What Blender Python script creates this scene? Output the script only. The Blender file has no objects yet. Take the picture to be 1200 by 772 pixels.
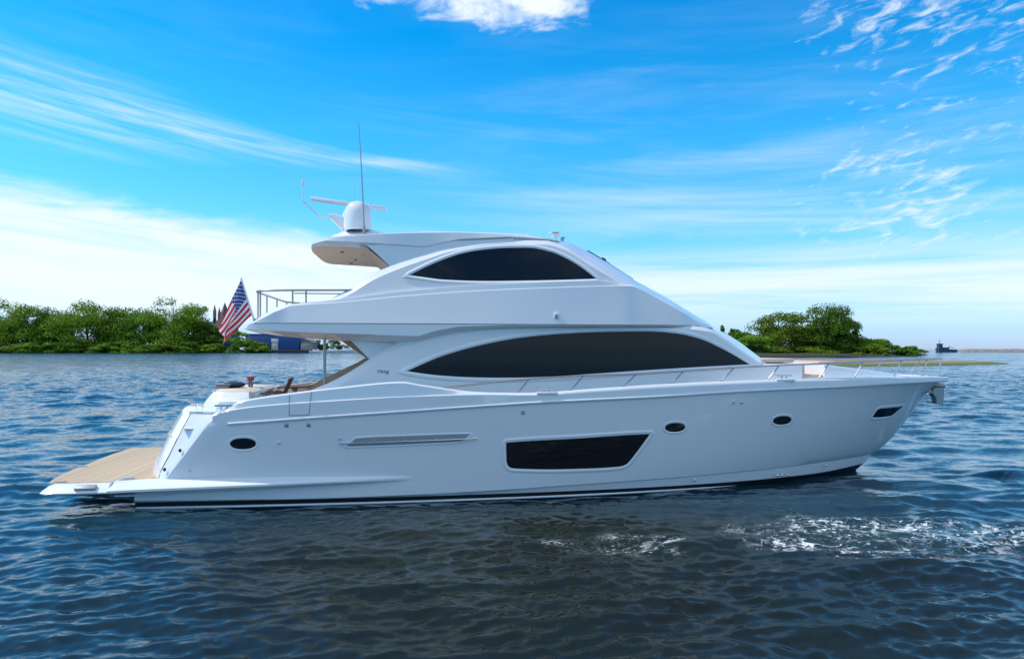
import bpy, bmesh, math, random
import numpy as np
from bisect import bisect_right
from mathutils import Vector, Matrix

S = bpy.context.scene
COL = S.collection
R = math.radians

# ------------------------------------------------------------------ camera
EYE = 3.55
cam = bpy.data.objects.new('camera', bpy.data.cameras.new('camera'))
COL.objects.link(cam)
cam.location = (0, 0, EYE)
cam.rotation_euler = (R(90), 0, 0)
cam.data.lens = 24
cam.data.sensor_width = 36
cam.data.shift_y = 23 / 1200
cam.data.clip_end = 40000
S.camera = cam

# ------------------------------------------------------------------ light
SUN = Vector((-0.58, 0.004, 0.81)).normalized()
sl = bpy.data.lights.new('sun', 'SUN')
sl.energy = 2.4
sl.angle = R(0.53)
sl.color = (1.0, 0.95, 0.88)
so = bpy.data.objects.new('sun', sl)
COL.objects.link(so)
so.rotation_euler = SUN.to_track_quat('Z', 'Y').to_euler()

S.view_settings.view_transform = 'Standard'
S.view_settings.look = 'None'
S.view_settings.exposure = 0.64
S.view_settings.gamma = 1
S.view_settings.use_curve_mapping = False
S.cycles.max_bounces = 8
S.cycles.use_denoising = True


class NT:
    """small helper to write node trees as expressions"""
    def __init__(self, tree):
        self.t = tree
        self.n = tree.nodes
        self.l = tree.links

    def node(self, kind, **kw):
        nd = self.n.new(kind)
        for k, v in kw.items():
            setattr(nd, k, v)
        return nd

    def put(self, sock, v):
        if isinstance(v, bpy.types.NodeSocket):
            self.l.new(v, sock)
        else:
            sock.default_value = v

    def m(self, op, a, b=0.0, c=None, clamp=False):
        nd = self.node('ShaderNodeMath', operation=op, use_clamp=clamp)
        self.put(nd.inputs[0], a)
        self.put(nd.inputs[1], b)
        if c is not None:
            self.put(nd.inputs[2], c)
        return nd.outputs[0]

    def step(self, x, a, b):
        nd = self.node('ShaderNodeMapRange', interpolation_type='SMOOTHSTEP')
        self.put(nd.inputs['Value'], x)
        self.put(nd.inputs['From Min'], a)
        self.put(nd.inputs['From Max'], b)
        return nd.outputs[0]

    def xyz(self, x, y, z):
        nd = self.node('ShaderNodeCombineXYZ')
        for i, v in enumerate((x, y, z)):
            self.put(nd.inputs[i], v)
        return nd.outputs[0]

    def sep(self, v):
        nd = self.node('ShaderNodeSeparateXYZ')
        self.put(nd.inputs[0], v)
        return nd.outputs

    def noise(self, vec, scale, detail=4, rough=0.5, dist=0.0):
        nd = self.node('ShaderNodeTexNoise')
        self.put(nd.inputs['Vector'], vec)
        nd.inputs['Scale'].default_value = scale
        nd.inputs['Detail'].default_value = detail
        nd.inputs['Roughness'].default_value = rough
        nd.inputs['Distortion'].default_value = dist
        return nd.outputs['Fac']

    def mix(self, f, a, b):
        nd = self.node('ShaderNodeMix', data_type='RGBA')
        self.put(nd.inputs[0], f)
        self.put(nd.inputs[6], a)
        self.put(nd.inputs[7], b)
        return nd.outputs[2]


def make_world():
    w = bpy.data.worlds.new('World')
    S.world = w
    w.use_nodes = True
    g = NT(w.node_tree)
    bg = [n for n in g.n if n.type == 'BACKGROUND'][0]
    sky = g.node('ShaderNodeTexSky', sky_type='NISHITA')
    sky.sun_disc = False
    sky.sun_elevation = math.asin(SUN.z)
    sky.sun_rotation = math.atan2(SUN.x, SUN.y)
    sky.air_density = 1.0
    sky.dust_density = 0.3
    sky.ozone_density = 3.0
    # direction of view in azimuth (from north, east positive) and elevation, degrees
    d = g.sep(g.node('ShaderNodeTexCoord').outputs['Generated'])
    az = g.m('MULTIPLY', g.m('ARCTAN2', d[0], d[1]), 57.2958)
    el = g.m('MULTIPLY', g.m('ARCSINE', d[2]), 57.2958)

    # clear maritime air: deeper and bluer overhead, pale blue at the horizon
    ramp = g.node('ShaderNodeValToRGB')
    els = ramp.color_ramp.elements
    els[0].position, els[0].color = 0.0, (.42, .57, 1.0, 1)
    els[1].position, els[1].color = 1.0, (.14, .62, 1.0, 1)
    for p, c in ((.10, (.42, .70, 1.06, 1)), (.22, (.36, .86, 1.08, 1)), (.42, (.14, .88, 1.14, 1)), (.62, (.006, .75, 1.12, 1))):
        e = els.new(p)
        e.color = c
    g.put(ramp.inputs[0], g.m('MULTIPLY', el, 1 / 40.0, clamp=True))
    mu = g.node('ShaderNodeMix', data_type='RGBA', blend_type='MULTIPLY')
    mu.inputs[0].default_value = 1.0
    g.l.new(sky.outputs[0], mu.inputs[6])
    g.l.new(ramp.outputs[0], mu.inputs[7])
    base = mu.outputs[2]

    def field(sx, sy, scale, detail, rough=0.55, dist=0.0, off=0.0, shear=0.0):
        y = g.m('ADD', el, g.m('MULTIPLY', az, shear))
        v = g.xyz(g.m('MULTIPLY', az, sx), g.m('MULTIPLY', y, sy), off)
        return g.noise(v, scale, detail, rough, dist)

    def box(x0, x1, sx, y0, y1, sy):
        a = g.m('MULTIPLY', g.step(az, x0 - sx, x0 + sx), g.step(az, x1 + sx, x1 - sx))
        b = g.m('MULTIPLY', g.step(el, y0 - sy, y0 + sy), g.step(el, y1 + sy, y1 - sy))
        return g.m('MULTIPLY', a, b)

    masks = []
    # 1 broad bright bank low on the left, its top sloping down to the right
    warp = g.m('MULTIPLY', g.m('SUBTRACT', field(.10, .42, 1.0, 9, .62, .4), .5), 4.6)
    top = g.m('ADD', g.m('MULTIPLY', g.m('ADD', az, 37.0), -0.115), 11.2)
    bank = g.step(g.m('ADD', g.m('SUBTRACT', top, el), warp), -0.9, 1.3)
    bank = g.m('MULTIPLY', bank, g.step(g.m('ADD', az, g.m('MULTIPLY', warp, 1.8)), 5.0, -14.0))
    bank = g.m('MULTIPLY', bank, g.step(az, -75.0, -55.0))
    fib = field(.07, .95, 1.0, 7, .62, .5, off=3.0, shear=.10)
    bank = g.m('MULTIPLY', bank, g.m('ADD', .52, g.m('MULTIPLY', g.step(fib, .25, .62), .42)))
    bank = g.m('MULTIPLY', bank, g.m('ADD', .12, g.m('MULTIPLY', g.step(el, 1.0, 6.0), .88)))
    masks.append(bank)
    # 2 long thin streak
    line = g.m('ADD', g.m('MULTIPLY', g.m('ADD', az, 36.9), -0.085), 17.0)
    dist = g.m('SUBTRACT', el, line)
    dist = g.m('ADD', dist, g.m('MULTIPLY', g.m('SUBTRACT', field(.04, .3, 1.0, 4, off=8.0), .5), 3.0))
    width = g.m('ADD', 0.8, g.m('MULTIPLY', g.step(az, -8.0, -36.0), 2.6))
    st = g.m('SUBTRACT', 1.0, g.m('DIVIDE', g.m('ABSOLUTE', dist), width), clamp=True)
    st = g.m('MULTIPLY', st, g.step(az, -2.0, -12.0))
    st = g.m('MULTIPLY', st, g.step(field(.06, 1.1, 1.0, 7, .65, .4, off=5.0, shear=.13), .30, .80))
    masks.append(g.m('MULTIPLY', st, .80))
    # 3 bright puff near the top of the view
    f3 = field(.22, .55, 1.0, 8, .6, .5, off=11.0)
    p = g.m('ADD', box(-6.0, 6.5, 4.0, 24.8, 40.0, 1.5), g.m('MULTIPLY', box(-14.0, -6.0, 3.0, 25.8, 40.0, 1.0), .75))
    masks.append(g.step(g.m('ADD', g.m('MULTIPLY', p, .58), g.m('MULTIPLY', f3, 1.05)), .82, 1.18))
    # 4 broken ripples of cloud on the right
    f4 = field(.45, 1.35, 1.0, 8, .62, .6, off=21.0, shear=-.16)
    p = g.m('MULTIPLY', g.step(az, 15.0, 28.0), g.step(el, 5.0, 8.0))
    big = field(.07, .14, 1.0, 2, off=31.0)
    low = g.m('MULTIPLY', box(27.0, 35.0, 4.0, 7.5, 13.0, 2.6), .13)       # the thicker clump low on the right
    high = g.m('MULTIPLY', box(22.0, 40.0, 3.0, 21.0, 30.0, 3.0), .05)
    v = g.m('ADD', g.m('ADD', g.m('MULTIPLY', p, .30), f4), g.m('MULTIPLY', g.m('SUBTRACT', big, .5), .45))
    v = g.m('ADD', v, g.m('ADD', low, high))
    masks.append(g.m('MULTIPLY', g.step(v, .80, 1.14), .85))
    # 5 faint veils of cirrus
    f5 = field(.03, .28, 1.0, 6, .6, .5, off=41.0, shear=.04)
    p = g.m('MULTIPLY', g.step(az, -25.0, 15.0), g.step(el, 27.0, 9.0))
    p = g.m('ADD', .10, g.m('MULTIPLY', p, .90))
    masks.append(g.m('MULTIPLY', g.m('MULTIPLY', g.step(f5, .42, .85), p), .62))
    # 6 pale streaky layer above the horizon
    f6 = field(.025, .55, 1.0, 5, .6, .2, off=51.0)
    p = g.m('MULTIPLY', g.step(el, 9.0, 5.5), g.step(el, 1.0, 3.6))
    masks.append(g.m('MULTIPLY', g.m('MULTIPLY', p, g.step(f6, .20, .58)), .78))
    # 7 added cloud behind the viewpoint, unseen, put in to brighten the shaded hull side
    dz = g.m('MAXIMUM', d[2], .08)
    f7 = g.noise(g.xyz(g.m('DIVIDE', d[0], dz), g.m('DIVIDE', d[1], dz), 0.0), .9, 6, .55)
    p = g.m('MULTIPLY', g.step(d[1], -.05, -.40), g.step(el, 9.0, 24.0))
    masks.append(g.m('MULTIPLY', p, g.step(f7, .40, .58)))
    front = g.step(d[1], -.1, .25)
    masks[4] = g.m('MULTIPLY', masks[4], front)
    masks[5] = g.m('MULTIPLY', masks[5], front)
    tot = 0.0
    for k in masks:                                    # screen the layers together
        k = g.m('MULTIPLY', k, 1.0, clamp=True)
        tot = k if tot == 0.0 else g.m('SUBTRACT', g.m('ADD', tot, k), g.m('MULTIPLY', tot, k))
    cloud = (4.7, 5.1, 5.5, 1)
    out = g.mix(tot, base, cloud)
    g.l.new(out, bg.inputs['Color'])
    bg.inputs['Strength'].default_value = 0.13


make_world()

# ------------------------------------------------------------------ materials
def new_mat(name):
    m = bpy.data.materials.new(name)
    m.use_nodes = True
    g = NT(m.node_tree)
    b = [n for n in g.n if n.type == 'BSDF_PRINCIPLED'][0]
    return m, g, b


def pbr(name, col, rough=.4, metal=0.0, var=.06, scale=6.0, bump=0.0, coat=0.0, ior=1.5):
    m, g, b = new_mat(name)
    oc = g.node('ShaderNodeTexCoord').outputs['Object']
    f = g.noise(oc, scale, 5, .6)
    lo = tuple(c * (1 - var) for c in col) + (1,)
    hi = tuple(min(1, c * (1 + var)) for c in col) + (1,)
    g.put(b.inputs['Base Color'], g.mix(f, lo, hi))
    g.put(b.inputs['Roughness'], g.m('ADD', rough - .03, g.m('MULTIPLY', f, .06)))
    b.inputs['Metallic'].default_value = metal
    b.inputs['IOR'].default_value = ior
    if coat:
        b.inputs['Coat Weight'].default_value = coat
        b.inputs['Coat Roughness'].default_value = .04
    if bump:
        bp = g.node('ShaderNodeBump')
        bp.inputs['Strength'].default_value = bump
        bp.inputs['Distance'].default_value = .02
        g.l.new(f, bp.inputs['Height'])
        g.l.new(bp.outputs[0], b.inputs['Normal'])
    return m


M = {}
M['gel'] = pbr('white_gelcoat', (.80, .80, .80), .14, var=.015, scale=1.5, coat=.6, bump=.018)
M['deck'] = pbr('nonskid_deck', (.74, .73, .70), .55, var=.03, scale=30)
M['dark'] = pbr('bottom_paint', (.018, .02, .023), .35, var=.2)
M['seam'] = pbr('seam', (.10, .11, .12), .6)
M['grey'] = pbr('grey_vent', (.30, .32, .33), .45, var=.05)
M['glass'] = pbr('tinted_glass', (.011, .011, .013), .03, var=.1, scale=.8, ior=1.38)
M['steel'] = pbr('stainless', (.72, .71, .69), .16, 1.0, var=.05)
M['rail'] = pbr('rail_steel', (.48, .46, .44), .25, .9, var=.1)
M['bronze'] = pbr('weathered_steel', (.42, .37, .33), .35, .6, var=.1)
M['dsteel'] = pbr('dull_steel', (.33, .33, .33), .4, .8, var=.1)
M['tan'] = pbr('tan_headliner', (.62, .46, .32), .5, var=.08)
M['cream'] = pbr('cream_upholstery', (.66, .56, .45), .65, var=.06, scale=12)
M['beige'] = pbr('beige_cover', (.60, .45, .36), .7, var=.08, scale=9)
M['black'] = pbr('black_rubber', (.015, .015, .016), .45)
M['navy'] = pbr('navy_fabric', (.015, .025, .06), .8, var=.2, scale=30)
M['towel'] = pbr('grey_fabric', (.22, .22, .23), .9, var=.2, scale=40)
M['wicker'] = pbr('brown_wicker', (.14, .05, .025), .5, var=.35, scale=60, bump=.4)
M['pink'] = pbr('pink_petals', (.62, .10, .16), .6, var=.3, scale=60)
M['stem'] = pbr('green_stem', (.04, .12, .03), .6, var=.3, scale=60)
M['brick'] = pbr('red_brick', (.27, .14, .13), .9, var=.3, scale=.25)
M['slate'] = pbr('slate_roof', (.14, .10, .11), .8, var=.3, scale=.4)
M['stone'] = pbr('pale_stone', (.32, .29, .28), .9, var=.2, scale=.3)
M['blue'] = pbr('blue_siding', (.018, .07, .24), .6, var=.25, scale=.2)
M['bwhite'] = pbr('white_paint', (.75, .75, .74), .5, var=.05)
M['wallw'] = pbr('pale_wall', (.55, .54, .50), .8, var=.1, scale=.3)
M['roofg'] = pbr('grey_shingles', (.20, .19, .19), .8, var=.2, scale=.5)
M['quay'] = pbr('quay_timber', (.045, .04, .035), .9, var=.4, scale=.15)
M['rock'] = pbr('breakwater_rock', (.24, .23, .22), .95, var=.4, scale=.3)
M['shiphull'] = pbr('ship_grey', (.045, .075, .11), .7, var=.25, scale=.2)
M['bark'] = pbr('bark', (.06, .045, .03), .95, var=.4, scale=.8)
M['soil'] = pbr('shore_soil', (.04, .042, .018), .95, var=.5, scale=.08)


def leaf_mat(name, lo, hi):
    m, g, b = new_mat(name)
    geo = g.node('ShaderNodeObjectInfo')
    oc = g.node('ShaderNodeTexCoord').outputs['Object']
    f = g.noise(oc, .22, 3, .6)
    f2 = g.noise(oc, 1.3, 2, .6)
    f = g.step(g.m('ADD', g.m('MULTIPLY', f, .7), g.m('MULTIPLY', f2, .45)), .38, .78)
    c = g.mix(f, lo + (1,), hi + (1,))
    hs = g.node('ShaderNodeHueSaturation')
    g.l.new(c, hs.inputs['Color'])
    g.put(hs.inputs['Value'], g.m('ADD', .75, g.m('MULTIPLY', geo.outputs['Random'], .5)))
    g.put(hs.inputs['Hue'], g.m('ADD', .487, g.m('MULTIPLY', geo.outputs['Random'], .022)))
    g.l.new(hs.outputs[0], b.inputs['Base Color'])
    b.inputs['Roughness'].default_value = .6
    b.inputs['Specular IOR Level'].default_value = .25
    tr = g.node('ShaderNodeBsdfTranslucent')
    g.l.new(hs.outputs[0], tr.inputs['Color'])
    mx = g.node('ShaderNodeMixShader')
    mx.inputs[0].default_value = .34
    g.l.new(b.outputs[0], mx.inputs[1])
    g.l.new(tr.outputs[0], mx.inputs[2])
    out = [n for n in g.n if n.type == 'OUTPUT_MATERIAL'][0]
    g.l.new(mx.outputs[0], out.inputs['Surface'])
    return m


M['leaf'] = leaf_mat('leaf_green', (.036, .11, .005), (.28, .43, .016))
M['leafd'] = leaf_mat('leaf_dark', (.024, .080, .006), (.18, .32, .014))
M['leafy'] = leaf_mat('leaf_yellow', (.085, .17, .012), (.20, .32, .02))


def teak_mat():
    m, g, b = new_mat('teak_planks')
    oc = g.node('ShaderNodeTexCoord').outputs['Object']
    x, y, z = g.sep(oc)
    v = g.m('MULTIPLY', x, 1 / .075)
    fr = g.m('FRACT', v)
    seam = g.m('LESS_THAN', fr, .10)
    wn = g.node('ShaderNodeTexWhiteNoise', noise_dimensions='1D')
    g.put(wn.inputs['W'], g.m('FLOOR', v))
    grain = g.noise(g.xyz(g.m('MULTIPLY', x, 14), g.m('MULTIPLY', y, 1.2), z), 3, 5, .65)
    t = g.m('ADD', g.m('MULTIPLY', wn.outputs[0], .45), g.m('MULTIPLY', grain, .55))
    c = g.mix(t, (.42, .29, .16, 1), (.66, .50, .31, 1))
    c = g.mix(seam, c, (.22, .15, .10, 1))
    g.l.new(c, b.inputs['Base Color'])
    b.inputs['Roughness'].default_value = .6
    return m


M['teak'] = teak_mat()


def sand_mat():
    m, g, b = new_mat('sand_and_marsh_grass')
    oc = g.node('ShaderNodeTexCoord').outputs['Object']
    x, y, z = g.sep(oc)
    f = g.noise(oc, .06, 5, .6)
    k = g.step(g.m('ADD', z, g.m('MULTIPLY', f, .4)), .62, .80)
    c = g.mix(k, (.12, .14, .03, 1), (.28, .20, .115, 1))
    c = g.mix(g.step(g.noise(oc, .25, 4, .6), .55, .7), c, (.16, .17, .05, 1))
    g.l.new(c, b.inputs['Base Color'])
    b.inputs['Roughness'].default_value = .95
    return m


M['sand'] = sand_mat()


def flag_mat():
    m, g, b = new_mat('flag_cloth')
    u, v, _ = g.sep(g.node('ShaderNodeTexCoord').outputs['UV'])
    odd = g.m('LESS_THAN', g.m('MODULO', g.m('FLOOR', g.m('MULTIPLY', g.m('SUBTRACT', 1.0, v), 12.999)), 2.0), .5)
    c = g.mix(odd, (.80, .80, .80, 1), (.62, .02, .04, 1))
    cant = g.m('MULTIPLY', g.m('LESS_THAN', u, .40), g.m('GREATER_THAN', v, 6 / 13))
    cu = g.m('MULTIPLY', u, 11 / .40)
    cv = g.m('MULTIPLY', g.m('SUBTRACT', v, 6 / 13), 9 / (7 / 13))
    chk = g.m('LESS_THAN', g.m('MODULO', g.m('ADD', g.m('FLOOR', cu), g.m('FLOOR', cv)), 2.0), .5)
    a = g.m('SUBTRACT', g.m('FRACT', cu), .5)
    e = g.m('SUBTRACT', g.m('FRACT', cv), .5)
    ang = g.m('ARCTAN2', a, e)
    rad = g.m('SQRT', g.m('ADD', g.m('MULTIPLY', a, a), g.m('MULTIPLY', e, e)))
    lim = g.m('ADD', .34, g.m('MULTIPLY', g.m('COSINE', g.m('MULTIPLY', ang, 5.0)), .13))
    star = g.m('MULTIPLY', chk, g.m('LESS_THAN', rad, lim))
    cc = g.mix(star, (.02, .045, .24, 1), (.78, .78, .78, 1))
    c = g.mix(cant, c, cc)
    g.l.new(c, b.inputs['Base Color'])
    b.inputs['Roughness'].default_value = .8
    tr = g.node('ShaderNodeBsdfTranslucent')
    g.l.new(c, tr.inputs['Color'])
    mx = g.node('ShaderNodeMixShader')
    mx.inputs[0].default_value = .4
    g.l.new(b.outputs[0], mx.inputs[1])
    g.l.new(tr.outputs[0], mx.inputs[2])
    out = [n for n in g.n if n.type == 'OUTPUT_MATERIAL'][0]
    g.l.new(mx.outputs[0], out.inputs['Surface'])
    return m


M['flag'] = flag_mat()


def water_mat():
    m, g, b = new_mat('sea_water')
    oc = g.node('ShaderNodeTexCoord').outputs['Object']
    x, y, z = g.sep(oc)
    # deep blue, darker brown-green where the yacht's shadow and reflection are painted in
    n = g.noise(oc, .12, 3, .5)
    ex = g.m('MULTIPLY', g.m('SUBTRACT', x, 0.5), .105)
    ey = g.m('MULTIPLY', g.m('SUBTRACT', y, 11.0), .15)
    hull_shade = g.step(g.m('ADD', g.m('ADD', g.m('MULTIPLY', ex, ex), g.m('MULTIPLY', ey, ey)), g.m('MULTIPLY', g.noise(oc, .3, 3), .5)), 1.25, .35)
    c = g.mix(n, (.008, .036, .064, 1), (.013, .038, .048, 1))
    c = g.mix(hull_shade, c, g.mix(g.noise(oc, .35, 3), (.015, .013, .009, 1), (.011, .020, .013, 1)))
    # lace of foam left by the thrusters off the bow
    cx = g.m('SUBTRACT', x, 7.6)
    mid = g.m('ADD', 13.1, g.m('MULTIPLY', g.m('SUBTRACT', g.noise(oc, .35, 2), .5), 2.2))
    dy = g.m('ABSOLUTE', g.m('SUBTRACT', y, mid))
    band = g.m('MULTIPLY', g.step(dy, 2.1, .1), g.m('MULTIPLY', g.step(x, 3.2, 5.8), g.step(x, 32.0, 12.0)))
    dx2 = g.m('SUBTRACT', x, 2.0)
    dy2 = g.m('SUBTRACT', y, 12.6)
    b2 = g.step(g.m('ADD', g.m('MULTIPLY', g.m('MULTIPLY', dx2, dx2), .25), g.m('MULTIPLY', g.m('MULTIPLY', dy2, dy2), 1.2)), 1.1, .1)
    band = g.m('MAXIMUM', band, g.m('MULTIPLY', b2, .30))
    wind = g.xyz(g.m('MULTIPLY', x, .62), y, z)

    patchy = g.step(g.noise(wind, .8, 5, .65, .4), .35, .56)
    fine = g.noise(wind, 11.0, 5, .72)
    wob = g.node('ShaderNodeTexNoise')
    wob.inputs['Scale'].default_value = 1.3
    wob.inputs['Detail'].default_value = 6
    wob.inputs['Roughness'].default_value = .65
    g.l.new(oc, wob.inputs['Vector'])
    vadd = g.node('ShaderNodeVectorMath', operation='MULTIPLY_ADD')
    g.l.new(wob.outputs['Color'], vadd.inputs[0])
    vadd.inputs[1].default_value = (1.3, 1.3, .0)
    g.l.new(wind, vadd.inputs[2])

    def cells(scale, feature, src):
        vo = g.node('ShaderNodeTexVoronoi', feature=feature)
        vo.inputs['Scale'].default_value = scale
        g.l.new(src, vo.inputs['Vector'])
        return vo
    thick = g.m('MULTIPLY', g.step(g.noise(wind, 2.2, 4, .6), .36, .70), .085)
    lace = g.m('SUBTRACT', 1.0, g.m('DIVIDE', cells(1.5, 'DISTANCE_TO_EDGE', vadd.outputs[0]).outputs['Distance'], g.m('ADD', thick, .004)), clamp=True)
    lace2 = g.m('SUBTRACT', 1.0, g.m('DIVIDE', cells(4.5, 'DISTANCE_TO_EDGE', vadd.outputs[0]).outputs['Distance'], g.m('ADD', g.m('MULTIPLY', thick, 1.2), .004)), clamp=True)
    dots = cells(13.0, 'F1', wind)
    size = g.m('MULTIPLY', g.step(g.sep(dots.outputs['Color'])[0], .45, 1.0), .30)
    bub = g.m('LESS_THAN', dots.outputs['Distance'], size)
    fo = g.m('ADD', g.m('MULTIPLY', lace, 1.3), g.m('MULTIPLY', lace2, .9))
    fo = g.m('MULTIPLY', fo, g.step(fine, .36, .58))
    fo = g.m('ADD', g.m('MULTIPLY', fo, patchy), g.m('MULTIPLY', bub, g.m('ADD', .25, g.m('MULTIPLY', patchy, .6))), clamp=True)
    fo = g.m('MULTIPLY', fo, g.step(g.m('ADD', band, g.m('MULTIPLY', g.m('SUBTRACT', g.noise(wind, 1.6, 4), .5), .9)), .12, .60), clamp=True)
    milky = g.m('MULTIPLY', band, .30)
    c = g.mix(milky, c, (.035, .075, .06, 1))
    c = g.mix(fo, c, (.78, .80, .80, 1))
    g.l.new(c, b.inputs['Base Color'])
    g.put(b.inputs['Roughness'], g.m('ADD', .11, g.m('MULTIPLY', fo, .6)))
    b.inputs['IOR'].default_value = 1.333
    b.inputs['Specular Tint'].default_value = (.70, .89, 1.0, 1)
    # base colour above already holds the painted shade before the hull
    # wavelets the mesh does not carry, as a field of surface slopes
    def slopes(scale, sx, detail, rough, off):
        nd = g.node('ShaderNodeTexNoise')
        g.put(nd.inputs['Vector'], g.xyz(g.m('MULTIPLY', x, sx), y, off))
        nd.inputs['Scale'].default_value = scale
        nd.inputs['Detail'].default_value = detail
        nd.inputs['Roughness'].default_value = rough
        nd.inputs['Distortion'].default_value = .3
        c_ = g.sep(nd.outputs['Color'])
        return g.m('SUBTRACT', c_[0], .5), g.m('SUBTRACT', c_[1], .5)
    far = g.step(y, 14.0, 70.0)
    gust = g.m('ADD', .55, g.m('MULTIPLY', g.noise(g.xyz(g.m('MULTIPLY', x, .4), y, 3.0), .09, 3), .9))
    a1, b1 = slopes(9.0, .55, 5, .65, 0.0)
    a2, b2_ = slopes(2.6, .5, 4, .65, 9.0)
    a3, b3 = slopes(.42, .4, 5, .68, 17.0)
    k1 = g.m('MULTIPLY', gust, g.m("ADD", .26, g.m("MULTIPLY", far, .6)))
    k2 = g.m('MULTIPLY', gust, g.m("ADD", .15, g.m("MULTIPLY", far, 1.0)))
    k3 = g.m('ADD', .10, g.m('MULTIPLY', g.step(y, 60.0, 260.0), 1.5))

    def total(p, q, r_):
        return g.m('ADD', g.m('ADD', g.m('MULTIPLY', p, k1), g.m('MULTIPLY', q, k2)), g.m('MULTIPLY', r_, k3))
    geo = g.node('ShaderNodeNewGeometry')
    va = g.node('ShaderNodeVectorMath', operation='ADD')
    g.l.new(geo.outputs['Normal'], va.inputs[0])
    g.l.new(g.xyz(total(a1, a2, a3), total(b1, b2_, b3), 0.0), va.inputs[1])
    vn = g.node('ShaderNodeVectorMath', operation='NORMALIZE')
    g.l.new(va.outputs[0], vn.inputs[0])
    g.l.new(vn.outputs[0], b.inputs['Normal'])
    return m


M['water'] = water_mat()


# ------------------------------------------------------------------ mesh helpers
class MB:
    def __init__(self):
        self.v, self.f, self.mi = [], [], []

    def add(self, verts, faces, mi=0):
        o = len(self.v)
        self.v += [tuple(p) for p in verts]
        for f in faces:
            self.f.append(tuple(i + o for i in f))
            self.mi.append(mi)
        return self

    def grid(self, rows, closed=False, mi=0, flip=False):
        n = len(rows[0])
        verts = [p for r in rows for p in r]
        faces = []
        for i in range(len(rows) - 1):
            for j in range(n if closed else n - 1):
                a, b = i * n + j, i * n + (j + 1) % n
                q = (a, b, b + n, a + n)
                faces.append(q[::-1] if flip else q)
        return self.add(verts, faces, mi)

    def tube(self, path, r, n=8, mi=0, caps=True):
        P = [Vector(p) for p in path]
        rr = r if isinstance(r, (list, tuple)) else [r] * len(P)
        rows = []
        up = None
        for i, p in enumerate(P):
            t = (P[min(i + 1, len(P) - 1)] - P[max(i - 1, 0)]).normalized()
            if up is None:
                up = Vector((0, 0, 1)) if abs(t.z) < .9 else Vector((1, 0, 0))
            a = t.cross(up).normalized()
            up = a.cross(t).normalized()
            rows.append([p + (a * math.cos(k * 2 * math.pi / n) + up * math.sin(k * 2 * math.pi / n)) * rr[i] for k in range(n)])
        self.grid(rows, closed=True, mi=mi)
        if caps:
            o = len(self.v) - len(P) * n
            self.f.append(tuple(o + k for k in range(n))[::-1]); self.mi.append(mi)
            o = len(self.v) - n
            self.f.append(tuple(o + k for k in range(n))); self.mi.append(mi)
        return self

    def box(self, c, d, rot=None, bev=0.0, mi=0):
        """box with chamfered vertical and horizontal edges"""
        bm = bmesh.new()
        bmesh.ops.create_cube(bm, size=1)
        bmesh.ops.scale(bm, vec=d, verts=bm.verts)
        if bev:
            bmesh.ops.bevel(bm, geom=bm.edges[:], offset=bev, segments=2, affect='EDGES', profile=.5)
        if rot is not None:
            bmesh.ops.rotate(bm, cent=(0, 0, 0), matrix=rot, verts=bm.verts)
        bmesh.ops.translate(bm, vec=c, verts=bm.verts)
        bm.verts.index_update()
        self.add([v.co[:] for v in bm.verts], [[v.index for v in f.verts] for f in bm.faces], mi)
        bm.free()
        return self

    def lathe(self, prof, c, n=20, mi=0, scale=(1, 1)):
        rows = [[(c[0] + r * math.cos(2 * math.pi * k / n) * scale[0], c[1] + r * math.sin(2 * math.pi * k / n) * scale[1], c[2] + z) for k in range(n)] for r, z in prof]
        return self.grid(rows, closed=True, mi=mi)

    def prism(self, outline, y0, y1, mi=0):
        """outline in (x,z), extruded from y0 to y1"""
        n = len(outline)
        v = [(x, y0, z) for x, z in outline] + [(x, y1, z) for x, z in outline]
        f = [tuple(range(n)), tuple(range(2 * n - 1, n - 1, -1))]
        f += [(i, i + n, (i + 1) % n + n, (i + 1) % n) for i in range(n)]
        return self.add(v, f, mi)

    def build(self, name, mats, parent=None, smooth=True, angle=32, weld=1e-4, bevel=0.0):
        me = bpy.data.meshes.new(name)
        me.from_pydata(self.v, [], self.f)
        mats = mats if isinstance(mats, (list, tuple)) else [mats]
        for m in mats:
            me.materials.append(M[m] if isinstance(m, str) else m)
        me.polygons.foreach_set('material_index', self.mi)
        bm = bmesh.new()
        bm.from_mesh(me)
        if weld:
            bmesh.ops.remove_doubles(bm, verts=bm.verts[:], dist=weld)
        bmesh.ops.dissolve_degenerate(bm, dist=1e-5, edges=bm.edges[:])
        bmesh.ops.recalc_face_normals(bm, faces=bm.faces[:])
        for f in bm.faces:
            f.smooth = smooth
        lim = R(angle)
        for e in bm.edges:
            if len(e.link_faces) == 2 and e.calc_face_angle(0) > lim:
                e.smooth = False
        bm.to_mesh(me)
        bm.free()
        o = bpy.data.objects.new(name, me)
        COL.objects.link(o)
        if parent is not None:
            o.parent = parent
        if bevel:
            md = o.modifiers.new('bevel', 'BEVEL')
            md.width = bevel
            md.segments = 2
            md.limit_method = 'ANGLE'
        return o


def tag(o, label=None, cat=None, group=None, kind=None):
    if label: o['label'] = label
    if cat: o['category'] = cat
    if group: o['group'] = group
    if kind: o['kind'] = kind
    return o


def thing(name, label, cat, loc=(0, 0, 0), rz=0.0, group=None):
    o = bpy.data.objects.new(name, None)
    COL.objects.link(o)
    o.location = loc
    o.rotation_euler = (0, 0, rz)
    o.empty_display_size = .2
    return tag(o, label, cat, group)


def copy_part(o, parent):
    c = o.copy()
    COL.objects.link(c)
    c.parent = parent
    return c


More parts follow.
